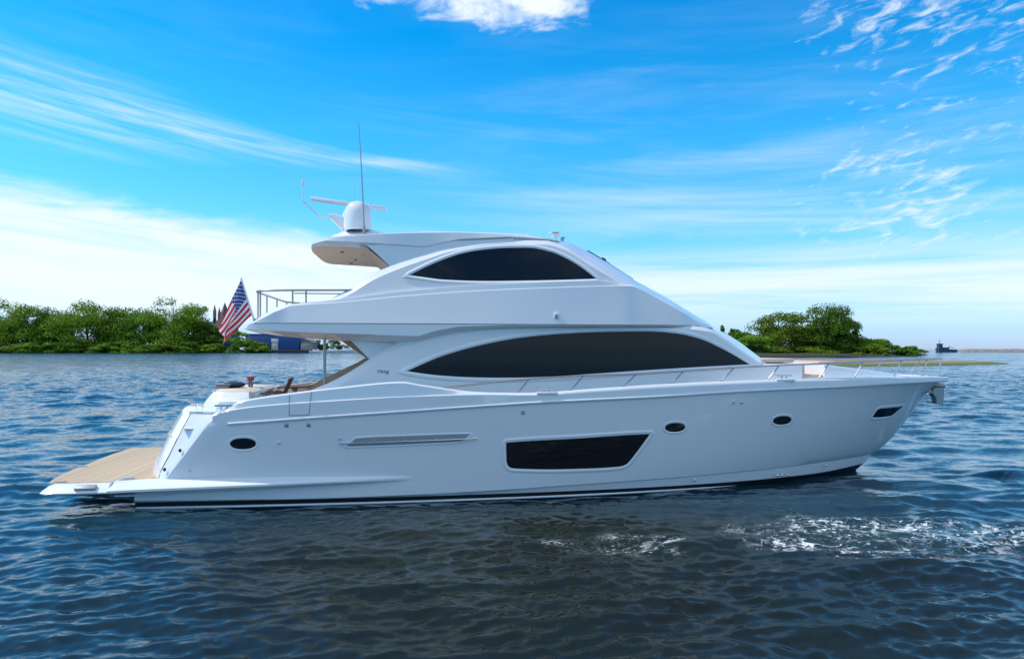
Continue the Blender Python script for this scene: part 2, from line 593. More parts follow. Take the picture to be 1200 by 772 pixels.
def ip(tab, x):
    """smooth table lookup (monotone cubic)"""
    if x <= tab[0][0]: return tab[0][1]
    if x >= tab[-1][0]: return tab[-1][1]
    i = bisect_right([a for a, _ in tab], x)
    (x0, y0), (x1, y1) = tab[i - 1], tab[i]

    def sl(j):
        if j <= 0 or j >= len(tab) - 1:
            k = 0 if j <= 0 else len(tab) - 2
            return (tab[k + 1][1] - tab[k][1]) / (tab[k + 1][0] - tab[k][0])
        a = (tab[j][1] - tab[j - 1][1]) / (tab[j][0] - tab[j - 1][0])
        b = (tab[j + 1][1] - tab[j][1]) / (tab[j + 1][0] - tab[j][0])
        return 0 if a * b <= 0 else 2 * a * b / (a + b)
    h = x1 - x0
    t = (x - x0) / h
    m0, m1 = sl(i - 1), sl(i)
    return y0 * (2 * t**3 - 3 * t * t + 1) + h * m0 * (t**3 - 2 * t * t + t) + y1 * (3 * t * t - 2 * t**3) + h * m1 * (t**3 - t * t)


def il(tab, x):
    """straight-line table lookup, for edges with crisp kinks"""
    if x <= tab[0][0]: return tab[0][1]
    if x >= tab[-1][0]: return tab[-1][1]
    i = bisect_right([a for a, _ in tab], x)
    (x0, y0), (x1, y1) = tab[i - 1], tab[i]
    return y0 + (y1 - y0) * (x - x0) / (x1 - x0)


def lerp(a, b, t):
    return a + (b - a) * t


def lin(a, b, n):
    return [a + (b - a) * i / (n - 1) for i in range(n)]


def smooth_path(pts, k=6):
    """Catmull-Rom through 3-D points"""
    P = [Vector(p) for p in pts]
    P = [P[0] * 2 - P[1]] + P + [P[-1] * 2 - P[-2]]
    out = []
    for i in range(1, len(P) - 2):
        for j in range(k):
            t = j / k
            a, b, c, d = P[i - 1:i + 3]
            out.append(.5 * ((2 * b) + (c - a) * t + (2 * a - 5 * b + 4 * c - d) * t * t + (3 * b - a - 3 * c + d) * t**3))
    out.append(P[-2])
    return out


# ------------------------------------------------------------------ water
def make_water():
    rng = np.random.default_rng(7)
    rad = [2.0]
    while rad[-1] < 520:
        r = rad[-1]
        rad.append(r + max(.035, min(r * r / 2840 * .9, (.27 + max(0, r - 80) * .0085))))
    while rad[-1] < 16000:
        rad.append(rad[-1] * 1.10)
    rad = np.array(rad)
    front = np.linspace(-43, 43, 820)
    back = np.concatenate([np.linspace(43, 180, 90)[1:], np.linspace(-180, -43, 90)[1:-1]])
    ang = np.radians(np.concatenate([front, back]))
    nr, na = len(rad), len(ang)
    RR, AA = np.meshgrid(rad, ang, indexing='ij')
    X, Y = RR * np.sin(AA), RR * np.cos(AA)
    dZ, dX, dY = np.zeros_like(X), np.zeros_like(X), np.zeros_like(X)
    drv = np.gradient(rad)
    N = 150
    lam = np.concatenate([np.exp(rng.uniform(np.log(.26), np.log(9.0), 105)), np.exp(rng.uniform(np.log(.14), np.log(.5), 45))])
    th = np.radians(96 + rng.normal(0, 21, N)) + np.where(rng.random(N) < .16, np.radians(-52), 0)
    for l, t in zip(lam, th):
        k = 2 * np.pi / l
        a = .0052 * l**.58 * (1.0 if l < 3.5 else 3.5 / l)
        ph = rng.uniform(0, 2 * np.pi)
        a *= min(1.0, .45 + l)
        fade = np.clip((l / drv - 2.2) / 2, 0, 1)
        on = np.nonzero(fade > 0)[0]
        if not len(on):
            continue
        e = on.max() + 1
        arg = k * (X[:e] * np.cos(t) + Y[:e] * np.sin(t)) + ph
        sn, cs = np.sin(arg), np.cos(arg)
        af = (a * fade[:e])[:, None]
        dZ[:e] += af * cs
        dX[:e] -= .5 * af * np.cos(t) * sn
        dY[:e] -= .5 * af * np.sin(t) * sn
    # gusts: patches of rougher and smoother water
    gust = 1 + .35 * np.sin(X * .21 + 1.3 + .8 * np.sin(Y * .17)) * np.sin(Y * .29 + .5 * np.sin(X * .13))
    hx = (X + 8.65) * np.cos(R(7.5)) + (Y - 17.53) * np.sin(R(7.5))       # calmer right beside the hull
    hy = -(X + 8.65) * np.sin(R(7.5)) + (Y - 17.53) * np.cos(R(7.5))
    gap = np.hypot(np.maximum(0, np.abs(hx - 9.0) - 9.5), np.maximum(0, np.abs(hy) - 2.2))
    lee = 1 - .62 * np.exp(-(gap / 1.6)**2)
    calm = 1 - .45 * np.exp(-(((X + 5.5) / 5.5)**2 + ((Y - 8.6) / 3.0)**2))
    amp = gust * lee * calm
    co = np.stack([X + dX * amp, Y + dY * amp, dZ * amp], -1).reshape(-1, 3)
    i = np.arange(nr - 1)[:, None] * na
    j = np.arange(na)[None, :]
    jn = (j + 1) % na
    q = np.stack([i + j, i + na + j, i + na + jn, i + jn], -1).reshape(-1, 4)
    nv = len(co)
    co = np.vstack([co, [[0, 0, 0]]])
    tri = np.stack([np.full(na, nv), np.arange(na), (np.arange(na) + 1) % na], -1)
    me = bpy.data.meshes.new('water')
    me.vertices.add(len(co))
    me.vertices.foreach_set('co', co.astype(np.float32).ravel())
    nl = q.size + tri.size
    me.loops.add(nl)
    me.loops.foreach_set('vertex_index', np.concatenate([q.ravel(), tri.ravel()]).astype(np.int32))
    npoly = len(q) + len(tri)
    me.polygons.add(npoly)
    me.polygons.foreach_set('loop_start', np.concatenate([np.arange(len(q)) * 4, len(q) * 4 + np.arange(len(tri)) * 3]).astype(np.int32))
    me.polygons.foreach_set('use_smooth', np.ones(npoly, dtype=bool))
    me.update(calc_edges=True)
    me.validate()
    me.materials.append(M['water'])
    o = bpy.data.objects.new('water', me)
    COL.objects.link(o)
    tag(o, 'dark blue rippled sea around the yacht with foam off the bow', 'water', kind='structure')
    # normals upward
    if me.polygons[1000].normal.z < 0:
        me.flip_normals()


make_water()

# ------------------------------------------------------------------ motor yacht
TH = R(7.5)
ORG = (-8.65, 17.53, 0)
yacht = thing('motor_yacht', 'large white motor yacht with black almond shaped windows and enclosed bridge', 'yacht', ORG, TH)


def Y3(X, s, Z):                     # forward, starboard, up -> yacht axes
    return (X, -s, Z)


SHEER = [(0, 1.79), (2.08, 1.92), (4.12, 2.05), (6.0, 2.16), (7.56, 2.25), (9.15, 2.33), (11.66, 2.42), (14.42, 2.54), (16.53, 2.59), (19.08, 2.63), (21.65, 2.64)]
KNUCKLE = [(0, .22), (4.1, .2), (7.57, .25), (10, .32), (12.5, .38), (14.6, .43), (18.4, .5), (19.5, .5)]
STEM = [(-.8, 17.2), (-.07, 18.83), (.07, 18.94), (.39, 19.34), (.81, 19.89), (1.38, 20.44), (2.18, 21.13), (2.51, 21.49), (2.61, 21.65)]
BULWARK = [(1.75, 2.12), (1.9, 2.19), (2.3, 2.40), (2.66, 2.47), (3.38, 2.57), (4.49, 2.70), (5.85, 2.81), (6.2, 2.75), (6.78, 2.66), (7.36, 2.58), (7.95, 2.545), (8.75, 2.535), (10.37, 2.62), (12.04, 2.71), (13.53, 2.76), (16.2, 2.81), (19.0, 2.82), (20.6, 2.79), (21.85, 2.72)]
zs = lambda X: ip(SHEER, X)
zk = lambda X: ip(KNUCKLE, X)
zb = lambda X: ip(BULWARK, X)
aft_taper = lambda X: 1 - .06 * max(0, 1 - X / 6)**2


def hb(t, X):
    xe = ip(STEM, .5 + 2.11 * t)
    u = max(0, min(1, X / xe))
    return max(0.0, (2.72 + .14 * t) * (1 - u**(4 + t))**(.95 - .15 * t) * aft_taper(X))


def hs(X, z):                        # half breadth of the topsides
    t = max(0, min(1, (z - zk(X)) / (zs(X) - zk(X))))
    return hb(t, X)


bul_s = lambda X: max(.012, hb(1, X * 21.65 / 21.86))


# transom: convex in plan, leaning forward
def tr_x(s, z):
    base = -.28 + .85 * (s / 2.6)**2
    return base + ip([(.3, 0), (.66, 0), (1.2, .22), (1.75, .47), (2.12, .66)], z)


def hull():
    mb = MB()
    us = [1 - (1 - i / 89)**1.35 for i in range(90)]
    rows = []

    def line(x0, x1, sf, zf, chamfer=False):
        pts = []
        if chamfer:
            s0 = sf(x0)
            pts += [(tr_x(2.45, min(2.12, zf(x0))) + .02, 2.45 * (1 - .02 * (zf(x0) - .66)), zf(x0)), (x0, s0 - .15, zf(x0)), (x0 + .17, sf(x0 + .17) - .01, zf(x0 + .17))]
            x0 = x0 + .20
        else:
            pts += [(x0, max(0, sf(x0) - .3), zf(x0)), (x0, max(0, sf(x0) - .002), zf(x0)), (x0, max(0, sf(x0) - .001), zf(x0))]
        for u in us:
            X = lerp(x0, x1, u)
            pts.append((X, max(0, sf(X)) if u < 1 else 0.0, zf(X)))
        return pts
    w = lambda X: 2.58 * max(0, 1 - (X / 18.88)**4) * aft_taper(X)
    rows.append(line(0, 17.2, lambda X: .02, lambda X: -.8))
    rows.append(line(0, 18.5, lambda X: w(X * 18.88 / 18.5) * .96, lambda X: -.22))
    rows.append(line(0, 18.88, w, lambda X: 0.0))
    zboot = lambda X: ip([(0, .17), (14.5, .15), (17, .16), (18.6, .22), (19.1, .24)], X)
    rows.append(line(0, 19.08, lambda X: lerp(w(X * 18.88 / 19.08), hb(0, X) - .05, .6), zboot))
    rows.append(line(0, 19.08, lambda X: lerp(w(X * 18.88 / 19.08), hb(0, X) - .05, .61), lambda X: zboot(X) + .004))
    rows.append(line(0, 19.38, lambda X: hb(0, X) - .035, lambda X: zk(X) - .025))
    for k in range(15):
        t = k / 14
        z0 = lerp(.22, 1.85, t)
        x0 = .02 if z0 < .45 else .50 + (z0 - .7) * .80
        x1 = ip(STEM, .5 + 2.11 * t)
        rows.append(line(x0, x1, lambda X, t=t: hb(t, X), lambda X, t=t: lerp(zk(X), zs(X), t), chamfer=z0 >= .45))
    # the quarter rises above the sheer to the deck edge
    for f in (.5, 1.0):
        def zf(X, f=f):
            return zs(X) + f * max(0, (min(zb(X), 2.18) - .02 - zs(X))) * max(0, min(1, (3.0 - X) / .6))
        rows.append(line(1.43 + .22 * f, 21.65, lambda X, f=f: hb(1, X) - .004 * f - (.02 if X > 2.6 else 0), zf, chamfer=True))
    for side in (1, -1):
        for i in range(len(rows) - 1):
            a = [Y3(p[0], side * p[1], p[2]) for p in rows[i]]
            b = [Y3(p[0], side * p[1], p[2]) for p in rows[i + 1]]
            mb.grid([a, b], mi=1 if i < 3 else 0)
    return mb.build('hull', ['gel', 'dark'], yacht, angle=24)


HULL = hull()


def sweep_line(name, pts, r, mat, parent, n=8, both=False):
    mb = MB()
    mb.tube([Y3(x, s, z) for x, s, z in pts], r, n)
    return mb.build(name, mat, parent, angle=60)


xs = lin(2.05, 21.55, 70)
sweep_line('rub_rail', [(x, hb(1, x) + .004, zs(x) - .012) for x in xs], [.034] * 55 + [.034 - .0012 * i for i in range(15)], 'gel', HULL)
xs = lin(.02, 14.9, 40)
w0 = lambda X: 2.58 * (1 - (X / 18.88)**4) * aft_taper(X)
sweep_line('spray_rail', [(x, w0(x) + .012, .032) for x in xs], [.03] * 36 + [.024, .018, .01, .003], 'gel', HULL)


def bulwark():
    crease = [(1.9, 2.16), (2.6, 2.27), (4.5, 2.40), (6.0, 2.47), (7.6, 2.50), (8.6, 2.47)]
    out = []
    for side in (1, -1):
        mb = MB()
        rows = []
        for x in [1.72 + 20.13 * (i / 149) for i in range(150)]:
            s0, z0, z1 = bul_s(x), zs(x), zb(x)
            zc = lerp(min(ip(crease, x), z1 - .05), z0 + (z1 - z0) * .62, max(0, min(1, (x - 7.6) / 2.4)))
            k = .022 * max(0, min(1, (8.4 - x) / 1.5))
            w = min(.19, s0 * .55)
            rr = [(s0, z0 + .005), (s0, zc), (s0 - k, zc + .018), (s0 - k - .02, z1 - .03), (s0 - k - .045, z1 - .005), (s0 - k - .07, z1), (s0 - w, z1), (s0 - w - .01, z1 - .03), (s0 - w - .02, z1 - (.5 if x < 7 else .16))]
            rows.append([Y3(x, side * max(.0, s), z) for s, z in rr])
        mb.grid(rows)
        out.append(mb.build('bulwark', 'gel', yacht, angle=28))
    return out[0]


BUL = bulwark()

# side boarding gate: seams cut in the bulwark
mb = MB()
for x0, x1, in ((3.36, 3.36), (3.84, 3.79)):
    mb.tube([Y3(x0, bul_s(x0) - .018, zb(x0) - .03), Y3((x0 + x1) / 2, bul_s(x0) - .004, 2.36), Y3(x1, bul_s(x1) + .004, 2.08)], .006, 5)
mb.tube([Y3(3.36, bul_s(3.36) + .004, 2.08), Y3(3.79, bul_s(3.79) + .004, 2.085)], .006, 5)
mb.build('gate_seam', 'seam', BUL)


def patch(mb, xs, lo, up, sf, off, nz=8, side=1, mi=0):
    """sheet lying on the surface s = sf(X,Z), between two curves"""
    rows = []
    for x in xs:
        a, b = lo(x), up(x)
        rows.append([Y3(x, side * (sf(x, lerp(a, b, j / nz)) + off), lerp(a, b, j / nz)) for j in range(nz + 1)])
    mb.grid(rows, mi=mi)


def ring(mb, outline, sf, prof, side=1, mi=0):
    """moulding along a closed outline (X,Z); prof = [(distance outward from the outline, height off the surface)]"""
    n = len(outline)
    area = sum(outline[i][0] * outline[(i + 1) % n][1] - outline[(i + 1) % n][0] * outline[i][1] for i in range(n))
    sg = 1 if area > 0 else -1
    nor = []
    for i in range(n):
        p, q, r_ = Vector(outline[i - 1]), Vector(outline[i]), Vector(outline[(i + 1) % n])
        e1, e2 = (q - p).normalized(), (r_ - q).normalized()
        n1, n2 = Vector((e1.y, -e1.x)), Vector((e2.y, -e2.x))
        m = n1 + n2
        m = m.normalized() if m.length > 1e-4 else n1
        k = max(.5, m.dot(n1))
        nor.append(m * sg / k)
    rows = []
    for d, h in prof:
        rows.append([])
        for i in range(n):
            x, z = outline[i][0] + nor[i].x * d, outline[i][1] + nor[i].y * d
            rows[-1].append(Y3(x, side * (sf(x, z) + h), z))
    mb.grid(rows, closed=True, mi=mi)


def window(name, upper, lower, sf, prof, parent, n=40, glass_off=.004, both=False, mat='gel', gname='glass'):
    """frame with a glass child; upper and lower are tables X -> Z sharing their ends"""
    x0, x1 = lower[0][0], lower[-1][0]
    xx = [x0 + (x1 - x0) * (.5 - .5 * math.cos(math.pi * i / (n - 1))) for i in range(n)]
    up, lo = (lambda x: ip(upper, x)), (lambda x: ip(lower, x))
    out = [(x, lo(x)) for x in xx] + [(x, up(x)) for x in xx[::-1]]
    clean = []
    for p in out:
        if not clean or (Vector(p) - Vector(clean[-1])).length > .012:
            clean.append(p)
    if (Vector(clean[0]) - Vector(clean[-1])).length < .012:
        clean.pop()
    fr, gl = MB(), MB()
    for side in ((1, -1) if both else (1,)):
        ring(fr, clean, sf, prof, side)
        patch(gl, xx, lo, up, sf, glass_off, side=side)
    f = fr.build(name, mat, parent, angle=40)
    gl.build(gname, 'glass', f, angle=60)
    return f


# hull side windows
PROF = [(.095, .0015), (.07, .010), (.05, .018), (.035, .018), (.004, .006), (-.01, .004)]
window('hull_window', [(8.21, 1.37), (8.24, 1.39), (10, 1.455), (11.72, 1.515), (11.75, 1.51)],
       [(8.21, 1.36), (8.225, .95), (8.27, .82), (8.36, .765), (8.6, .74), (9.5, .70), (10.4, .695), (11.0, .715), (11.14, .745), (11.22, .80), (11.4, 1.02), (11.75, 1.505)],
       hs, PROF, yacht, n=70)


def oval(cx, cz, a, b, p=2.6, n=28):
    o = []
    for i in range(n):
        t = 2 * math.pi * i / n
        c, s = math.cos(t), math.sin(t)
        o.append((cx + a * math.copysign(abs(c)**(2 / p), c), cz + b * math.copysign(abs(s)**(2 / p), s)))
    return o


def disc(mb, outline, sf, off, c, side):
    v = [Y3(x, side * (sf(x, z) + off), z) for x, z in outline]
    v.append(Y3(c[0], side * (sf(*c) + off), c[1]))
    n = len(outline)
    mb.add(v, [(i, (i + 1) % n, n) for i in range(n)])


for cx, cz, a, b in ((2.36, 1.46, .29, .135), (12.38, 1.65, .275, .125), (15.365, 1.74, .29, .125)):
    fr, gl = MB(), MB()
    for side in (1,):
        o = oval(cx, cz, a, b, 2.2)
        ring(fr, o, hs, [(.05, .0015), (.035, .011), (.012, .014), (.0, .006), (-.012, .004)], side)
        disc(gl, o, hs, .004, (cx, cz), side)
    f = fr.build('porthole', 'gel', yacht, angle=40)
    gl.build('glass', 'glass', f, angle=60)

# anchor locker slot light near the stem
window('bow_window', [(18.50, 1.68), (18.62, 1.90), (18.75, 1.93), (19.3, 1.935), (19.77, 1.94), (19.80, 1.93)],
       [(18.50, 1.675), (18.9, 1.655), (19.3, 1.665), (19.42, 1.69), (19.6, 1.80), (19.80, 1.925)],
       hs, [(.07, .0015), (.05, .012), (.03, .02), (.004, .006), (-.01, .004)], yacht, n=44)

# air intake along the topsides, with its slim steel bar
vt = [(4.60, 1.36), (4.70, 1.46), (4.82, 1.55), (6.1, 1.585), (7.33, 1.605), (7.38, 1.60), (7.40, 1.58)]
vl = [(4.60, 1.345), (5.5, 1.36), (6.6, 1.39), (7.15, 1.41), (7.25, 1.44), (7.33, 1.52), (7.40, 1.575)]
fr, gl, br = MB(), MB(), MB()
xx = [4.60 + 2.8 * (.5 - .5 * math.cos(math.pi * i / 29)) for i in range(30)]
out = [(x, ip(vl, x)) for x in xx] + [(x, ip(vt, x)) for x in xx[::-1][1:]]
for side in (1,):
    ring(fr, out, hs, [(.03, .0015), (.015, .014), (.0, .014), (-.015, .004)], side)
    patch(gl, xx, lambda x: ip(vl, x), lambda x: ip(vt, x), hs, .003, side=side)
    br.tube([Y3(x, side * (hs(x, lerp(1.43, 1.495, (x - 4.45) / 3.1)) + .05), lerp(1.43, 1.495, (x - 4.45) / 3.1)) for x in lin(4.45, 7.55, 20)], .016)
    for x in (5.2, 5.9, 6.6):
        br.box(Y3(x, side * (hs(x, 1.48) + .03), 1.485), (.03, .05, .03), bev=.004)
f = fr.build('air_vent', 'gel', yacht, angle=40)
gl.build('louver_panel', 'grey', f)
br.build('trim_bar', 'steel', f)

# skin fittings and drains
for x, z, r_ in ((8.61, 2.08, 0), (3.30, 1.86, 1), (3.78, 1.86, 1)):
    mb = MB()
    for side in (1,):
        mb.box(Y3(x, side * (hs(x, z) + .004), z), (.085, .012, .085), bev=.004)
    mb.build('drain_cover', 'dsteel' if r_ else 'grey', yacht)
for x, z in ((13.9, 2.25), (14.12, 2.24), (3.13, 1.46), (1.22, .87), (4.45, 1.54), (15.52, .24), (15.69, .235), (15.87, .23), (17.25, .37), (13.04, .28)):
    mb = MB()
    for side in (1,):
        s = hs(x, z)
        mb.tube([Y3(x, side * (s - .01), z), Y3(x, side * (s + .025), z), Y3(x, side * (s + .04), z)], [.035, .033, .018], 12)
    mb.build('through_hull_fitting', 'steel', yacht)
for x, z in ((.66, .90), (1.0, 1.32)):
    mb = MB()
    for side in (1,):
        mb.box(Y3(x, side * (hs(x + .1, z) - .06), z), (.05, .05, .07), bev=.008)
    mb.build('hull_light', 'black', yacht)


# moulded side shelf running aft into the platform
def sponson():
    for side in (1, -1):
        mb = MB()
        rows = []
        for x in lin(-.36, 6.25, 40):
            k = 1 - (x + .36) / 6.61
            e = .45 * k**.85 + .004
            s0 = hs(max(x, .02), .55) - .02
            if x < .02:
                s0 = hs(.02, .55) - .02
            zt = ip([(-.36, .672), (.6, .705), (2, .715), (6.25, .66)], x)
            zm = lerp(.555, .64, (1 - k)**.8)
            zl = lerp(.49, .60, (1 - k))
            rows.append([Y3(x, side * s, z) for s, z in ((s0, zt), (s0 + e * .9, zm + .01), (s0 + e, zm - .02), (s0 + e, zl), (s0 + e * .85, zl - .03), (s0, lerp(.33, .56, (1 - k)**1.3)))])
        mb.grid(rows)
        mb.add(rows[0], [tuple(range(6))])
        mb.build('side_shelf', 'gel', yacht, angle=25)


sponson()


mb = MB()
ss = lin(-2.45, 2.45, 41)
rows = [[Y3(tr_x(s, z), s * (1 - .02 * (z - .66)), z) for s in ss] for z in (.25, .5, .66, .9, 1.2, 1.5, 1.54)]
rows += [[Y3(tr_x(s, z) + .006, s * (1 - .02 * (z - .66)), z) for s in ss] for z in (1.56, 1.8, 2.05, 2.10)]
rows += [[Y3(tr_x(s, 2.12) + d, s * .97, z) for s in ss] for d, z in ((.05, 2.14), (.10, 2.15), (.9, 2.15))]
mb.grid(rows)
TR = mb.build('transom', 'gel', yacht, angle=28)
mb = MB()
mb.tube([Y3(tr_x(s, 1.535) - .004, s * .985, 1.55) for s in lin(-2.0, 2.0, 31)], .012, 6)
mb.build('trim_strip', 'tan', TR)

mb = MB()
for side in (1, -1):
    q = [(tr_x(2.3, 2.12) + .04, 2.28), (tr_x(2.36, 2.12) + .03, 2.375), (1.42, 2.44), (1.64, 2.56), (2.1, 2.66), (2.6, 2.60), (2.6, 2.0), (1.5, 2.0)]
    v = [Y3(x, side * s, 2.148) for x, s in q] + [Y3(x, side * s, 2.10) for x, s in q]
    mb = MB().add(v, [tuple(range(8)), tuple(range(15, 7, -1))] + [(i, (i + 1) % 8, (i + 1) % 8 + 8, i + 8) for i in range(8)])
    mb.build('quarter_deck', 'gel', TR, smooth=False)
# cockpit lounge block
mb = MB()


def block_ring(z, grow):
    o = [(1.00 + .10, -1.75), (1.00, -1.2), (.93, 0), (1.0, 1.15), (1.16, 1.62), (1.5, 1.80), (2.26, 1.80), (2.30, 1.7), (2.30, -1.75)]
    cx, cs = 1.65, 0
    return [Y3(cx + (x - cx) * grow + (z - 2.1) * .42 * (1 if x < 1.6 else 0), cs + (s - cs) * grow, z) for x, s in o]


rows = [block_ring(1.7, 1.02), block_ring(2.13, 1.02), block_ring(2.32, 1.0), block_ring(2.34, .985), block_ring(2.49, .95), block_ring(2.53, .93), block_ring(2.535, .86), block_ring(2.45, .85)]
mb.grid(rows, closed=True)
mb.add(rows[-1], [tuple(range(9))])
LB = mb.build('cockpit_lounge', 'gel', yacht, angle=28)
mb = MB()
rr = [[(p[0], p[1], 2.45) for p in block_ring(2.5, .84)], [(p[0], p[1], 2.54) for p in block_ring(2.5, .84)], [(p[0], p[1], 2.56) for p in block_ring(2.5, .80)]]
mb.grid(rr, closed=True)
mb.add(rr[-1], [tuple(range(9))])
mb.build('seat_pad', 'cream', LB, angle=40)

# swim platform
plan = []
for s, x in ((2.98, -.375), (2.98, -.9), (2.975, -1.4), (2.96, -1.66), (2.90, -1.73), (2.7, -1.80), (2.2, -1.94), (1.5, -2.06), (.7, -2.13), (0, -2.15)):
    plan.append((x, s))
full = plan + [(x - .40 * (s / 2.98) * (1 if x < -.38 else 0), -s) for x, s in plan[::-1][1:]]


def plat_ring(z, d):
    return [Y3(min(x + d * (.9 if x < -1.2 else .2) if x < -.4 else x, -.375), s - math.copysign(min(d, abs(s)), s) if abs(s) > 1.4 else s, z) for x, s in full]


mb = MB()
rows = [plat_ring(.40, .28), plat_ring(.42, .16), plat_ring(.47, .02), plat_ring(.50, .0), plat_ring(.53, .03), plat_ring(.64, .17), plat_ring(.665, .21), plat_ring(.668, .30)]
mb.grid(rows)
n = len(full)
mb.add(rows[-1], [tuple(range(n))])
mb.add(rows[0], [tuple(range(n))])
mb.add([r[0] for r in rows] + [r[-1] for r in rows], [tuple(list(range(8)) + list(range(15, 7, -1)))])
PLAT = mb.build('swim_platform', 'gel', yacht, angle=28)
mb = MB()                                             # fixed part between the platform and the transom
mb.box(Y3(.15, 0, .50), (1.02, 5.3, .336), bev=.01)
mb.build('transom_shelf', 'gel', yacht)
mb = MB()
tk = [(x + .16, max(-2.62, min(2.62, s))) for x, s in full]
tk = [(-.40, 2.70)] + [(x + .13, math.copysign(min(abs(s), 2.70), s)) for x, s in full[3:-3]] + [(-.40, -2.70)]
v = [Y3(x, s, .668) for x, s in tk] + [Y3(x, s, .676) for x, s in tk]
k = len(tk)
mb.add(v, [tuple(range(k, 2 * k))] + [(i, (i + 1) % k, (i + 1) % k + k, i + k) for i in range(k)])
mb.build('teak_deck', 'teak', PLAT, smooth=False)
mb = MB()
sk = lin(-2.5, 2.5, 25)
mb.grid([[Y3(-.345, s, .672) for s in sk], [Y3(-.345, s, .680) for s in sk], [Y3(tr_x(s, .66) + .05, s, .680) for s in sk]])
mb.build('teak_strip', 'teak', yacht, smooth=False)
mb = MB()                                             # cut-out step in the platform edge
mb.box(Y3(-.82, 2.905, .60), (.42, .12, .075), rot=Matrix.Rotation(R(38), 3, 'X'), bev=.008)
mb.build('edge_step', 'grey', PLAT)
for x, s in ((-1.45, 2.62), (-.15, 2.42), (-1.95, .6)):
    mb = MB()
    mb.box(Y3(x, s, .69), (.26, .05, .02), bev=.006)
    mb.build('flush_cleat', 'steel', PLAT)

# decks
deck_z = lambda X: ip([(5.5, 2.30), (8, 2.38), (10, 2.48), (12, 2.58), (14, 2.64), (21.6, 2.66)], X)
mb = MB()
mb.grid([[Y3(x, s * max(.03, bul_s(x) - .16), deck_z(x)) for s in lin(-1, 1, 9)] for x in lin(5.9, 21.6, 50)])
mb.build('side_deck', 'deck', yacht)
mb = MB()
mb.grid([[Y3(x, s * (hb(1, x) - .2), 1.78) for s in (-1, 0, 1)] for x in lin(1.0, 6.4, 12)])
mb.build('cockpit_sole', 'teak', yacht)

# deckhouse -----------------------------------------------------------------
DH_S = [(3, 2.36), (9, 2.34), (11, 2.28), (13, 2.15), (14.5, 1.98), (15.5, 1.8), (15.9, 1.72)]
dh_s = lambda X, Z=0: ip(DH_S, X)
ARCH = [(3.60, 2.50), (3.77, 2.61), (4.15, 2.77), (4.44, 2.92), (4.82, 3.15), (5.21, 3.41), (5.6, 3.64), (6.0, 3.82), (6.59, 3.98), (7.19, 4.07), (8.42, 4.15), (10.5, 4.165), (12.9, 4.14), (13.46, 4.08), (13.8, 3.92), (14.15, 3.70), (14.95, 3.20), (15.25, 3.02)]
CENT = [(6, 4.1), (13.9, 4.18), (14.3, 4.15), (14.6, 4.02), (15.9, 3.15), (16.2, 2.95)]


def deckhouse():
    mb = MB()
    cw = lambda x: ip([(3.6, .10), (4.4, .19), (6.5, .18), (8.5, .105), (15, .09)], x)

    def prof(x):
        z, w = ip(ARCH, x), cw(x)
        return ((0, 2.2), (0, lerp(2.2, z, .45)), (0, z - w), (.008, z - w + .008), (.62 * w, z - .008), (.62 * w + .03, z + .004))
    for side in (1, -1):                              # wings beside the open cockpit
        rows = []
        for x in lin(3.60, 6.3, 34):
            r = [(dh_s(x) - d, z) for d, z in prof(x)]
            r += [(dh_s(x) - .18, ip(ARCH, x) - .02), (dh_s(x) - .19, 2.2)]
            rows.append([Y3(x, side * s, z) for s, z in r])
        MB().grid(rows).build('side_wing', 'gel', yacht, angle=26)
    rows = []
    for x in lin(6.3, 16.15, 110):
        sh = dh_s(x)
        zt = ip(ARCH, x) if x < 15.25 else 3.02 - (x - 15.25) * .5
        zc = ip(CENT, x)
        zt = min(zt, zc)
        w = cw(x)
        half = [(sh, 2.2), (sh, lerp(2.2, zt, .45)), (sh, zt - w), (sh - .008, zt - w + .008), (sh - .62 * w, zt - .008), (sh - .62 * w - .03, zt + .004)]
        for q in (.85, .7, .5, .3, .1):
            half.append(((sh - .17) * q, zt + .012 + (zc - zt - .012) * (1 - q**2.2)))
        full = half + [(-s, z) for s, z in half[::-1]]
        rows.append([Y3(x, s, z) for s, z in full])
    mb.grid(rows)
    mb.add(rows[0], [tuple(range(len(rows[0])))])
    mb.add(rows[-1], [tuple(range(len(rows[-1])))])
    return mb.build('deckhouse', 'gel', yacht, angle=26)


DH = deckhouse()
W_UP = [(5.90, 3.035), (6.79, 3.41), (8.01, 3.73), (8.83, 3.86), (9.66, 3.935), (10.73, 3.985), (11.83, 4.0), (12.62, 3.945), (13.2, 3.82), (13.91, 3.53), (14.64, 3.155)]
W_LO = [(5.90, 3.03), (6.3, 2.965), (6.79, 2.91), (7.6, 2.865), (8.42, 2.855), (9.24, 2.875), (10.52, 2.945), (11.83, 3.02), (13.2, 3.09), (14.64, 3.15)]
WP = [(.10, .0015), (.075, .018), (.045, .026), (.012, .022), (.0, .008), (-.012, .005)]
window('saloon_window', W_UP, W_LO, dh_s, WP, yacht, n=60)

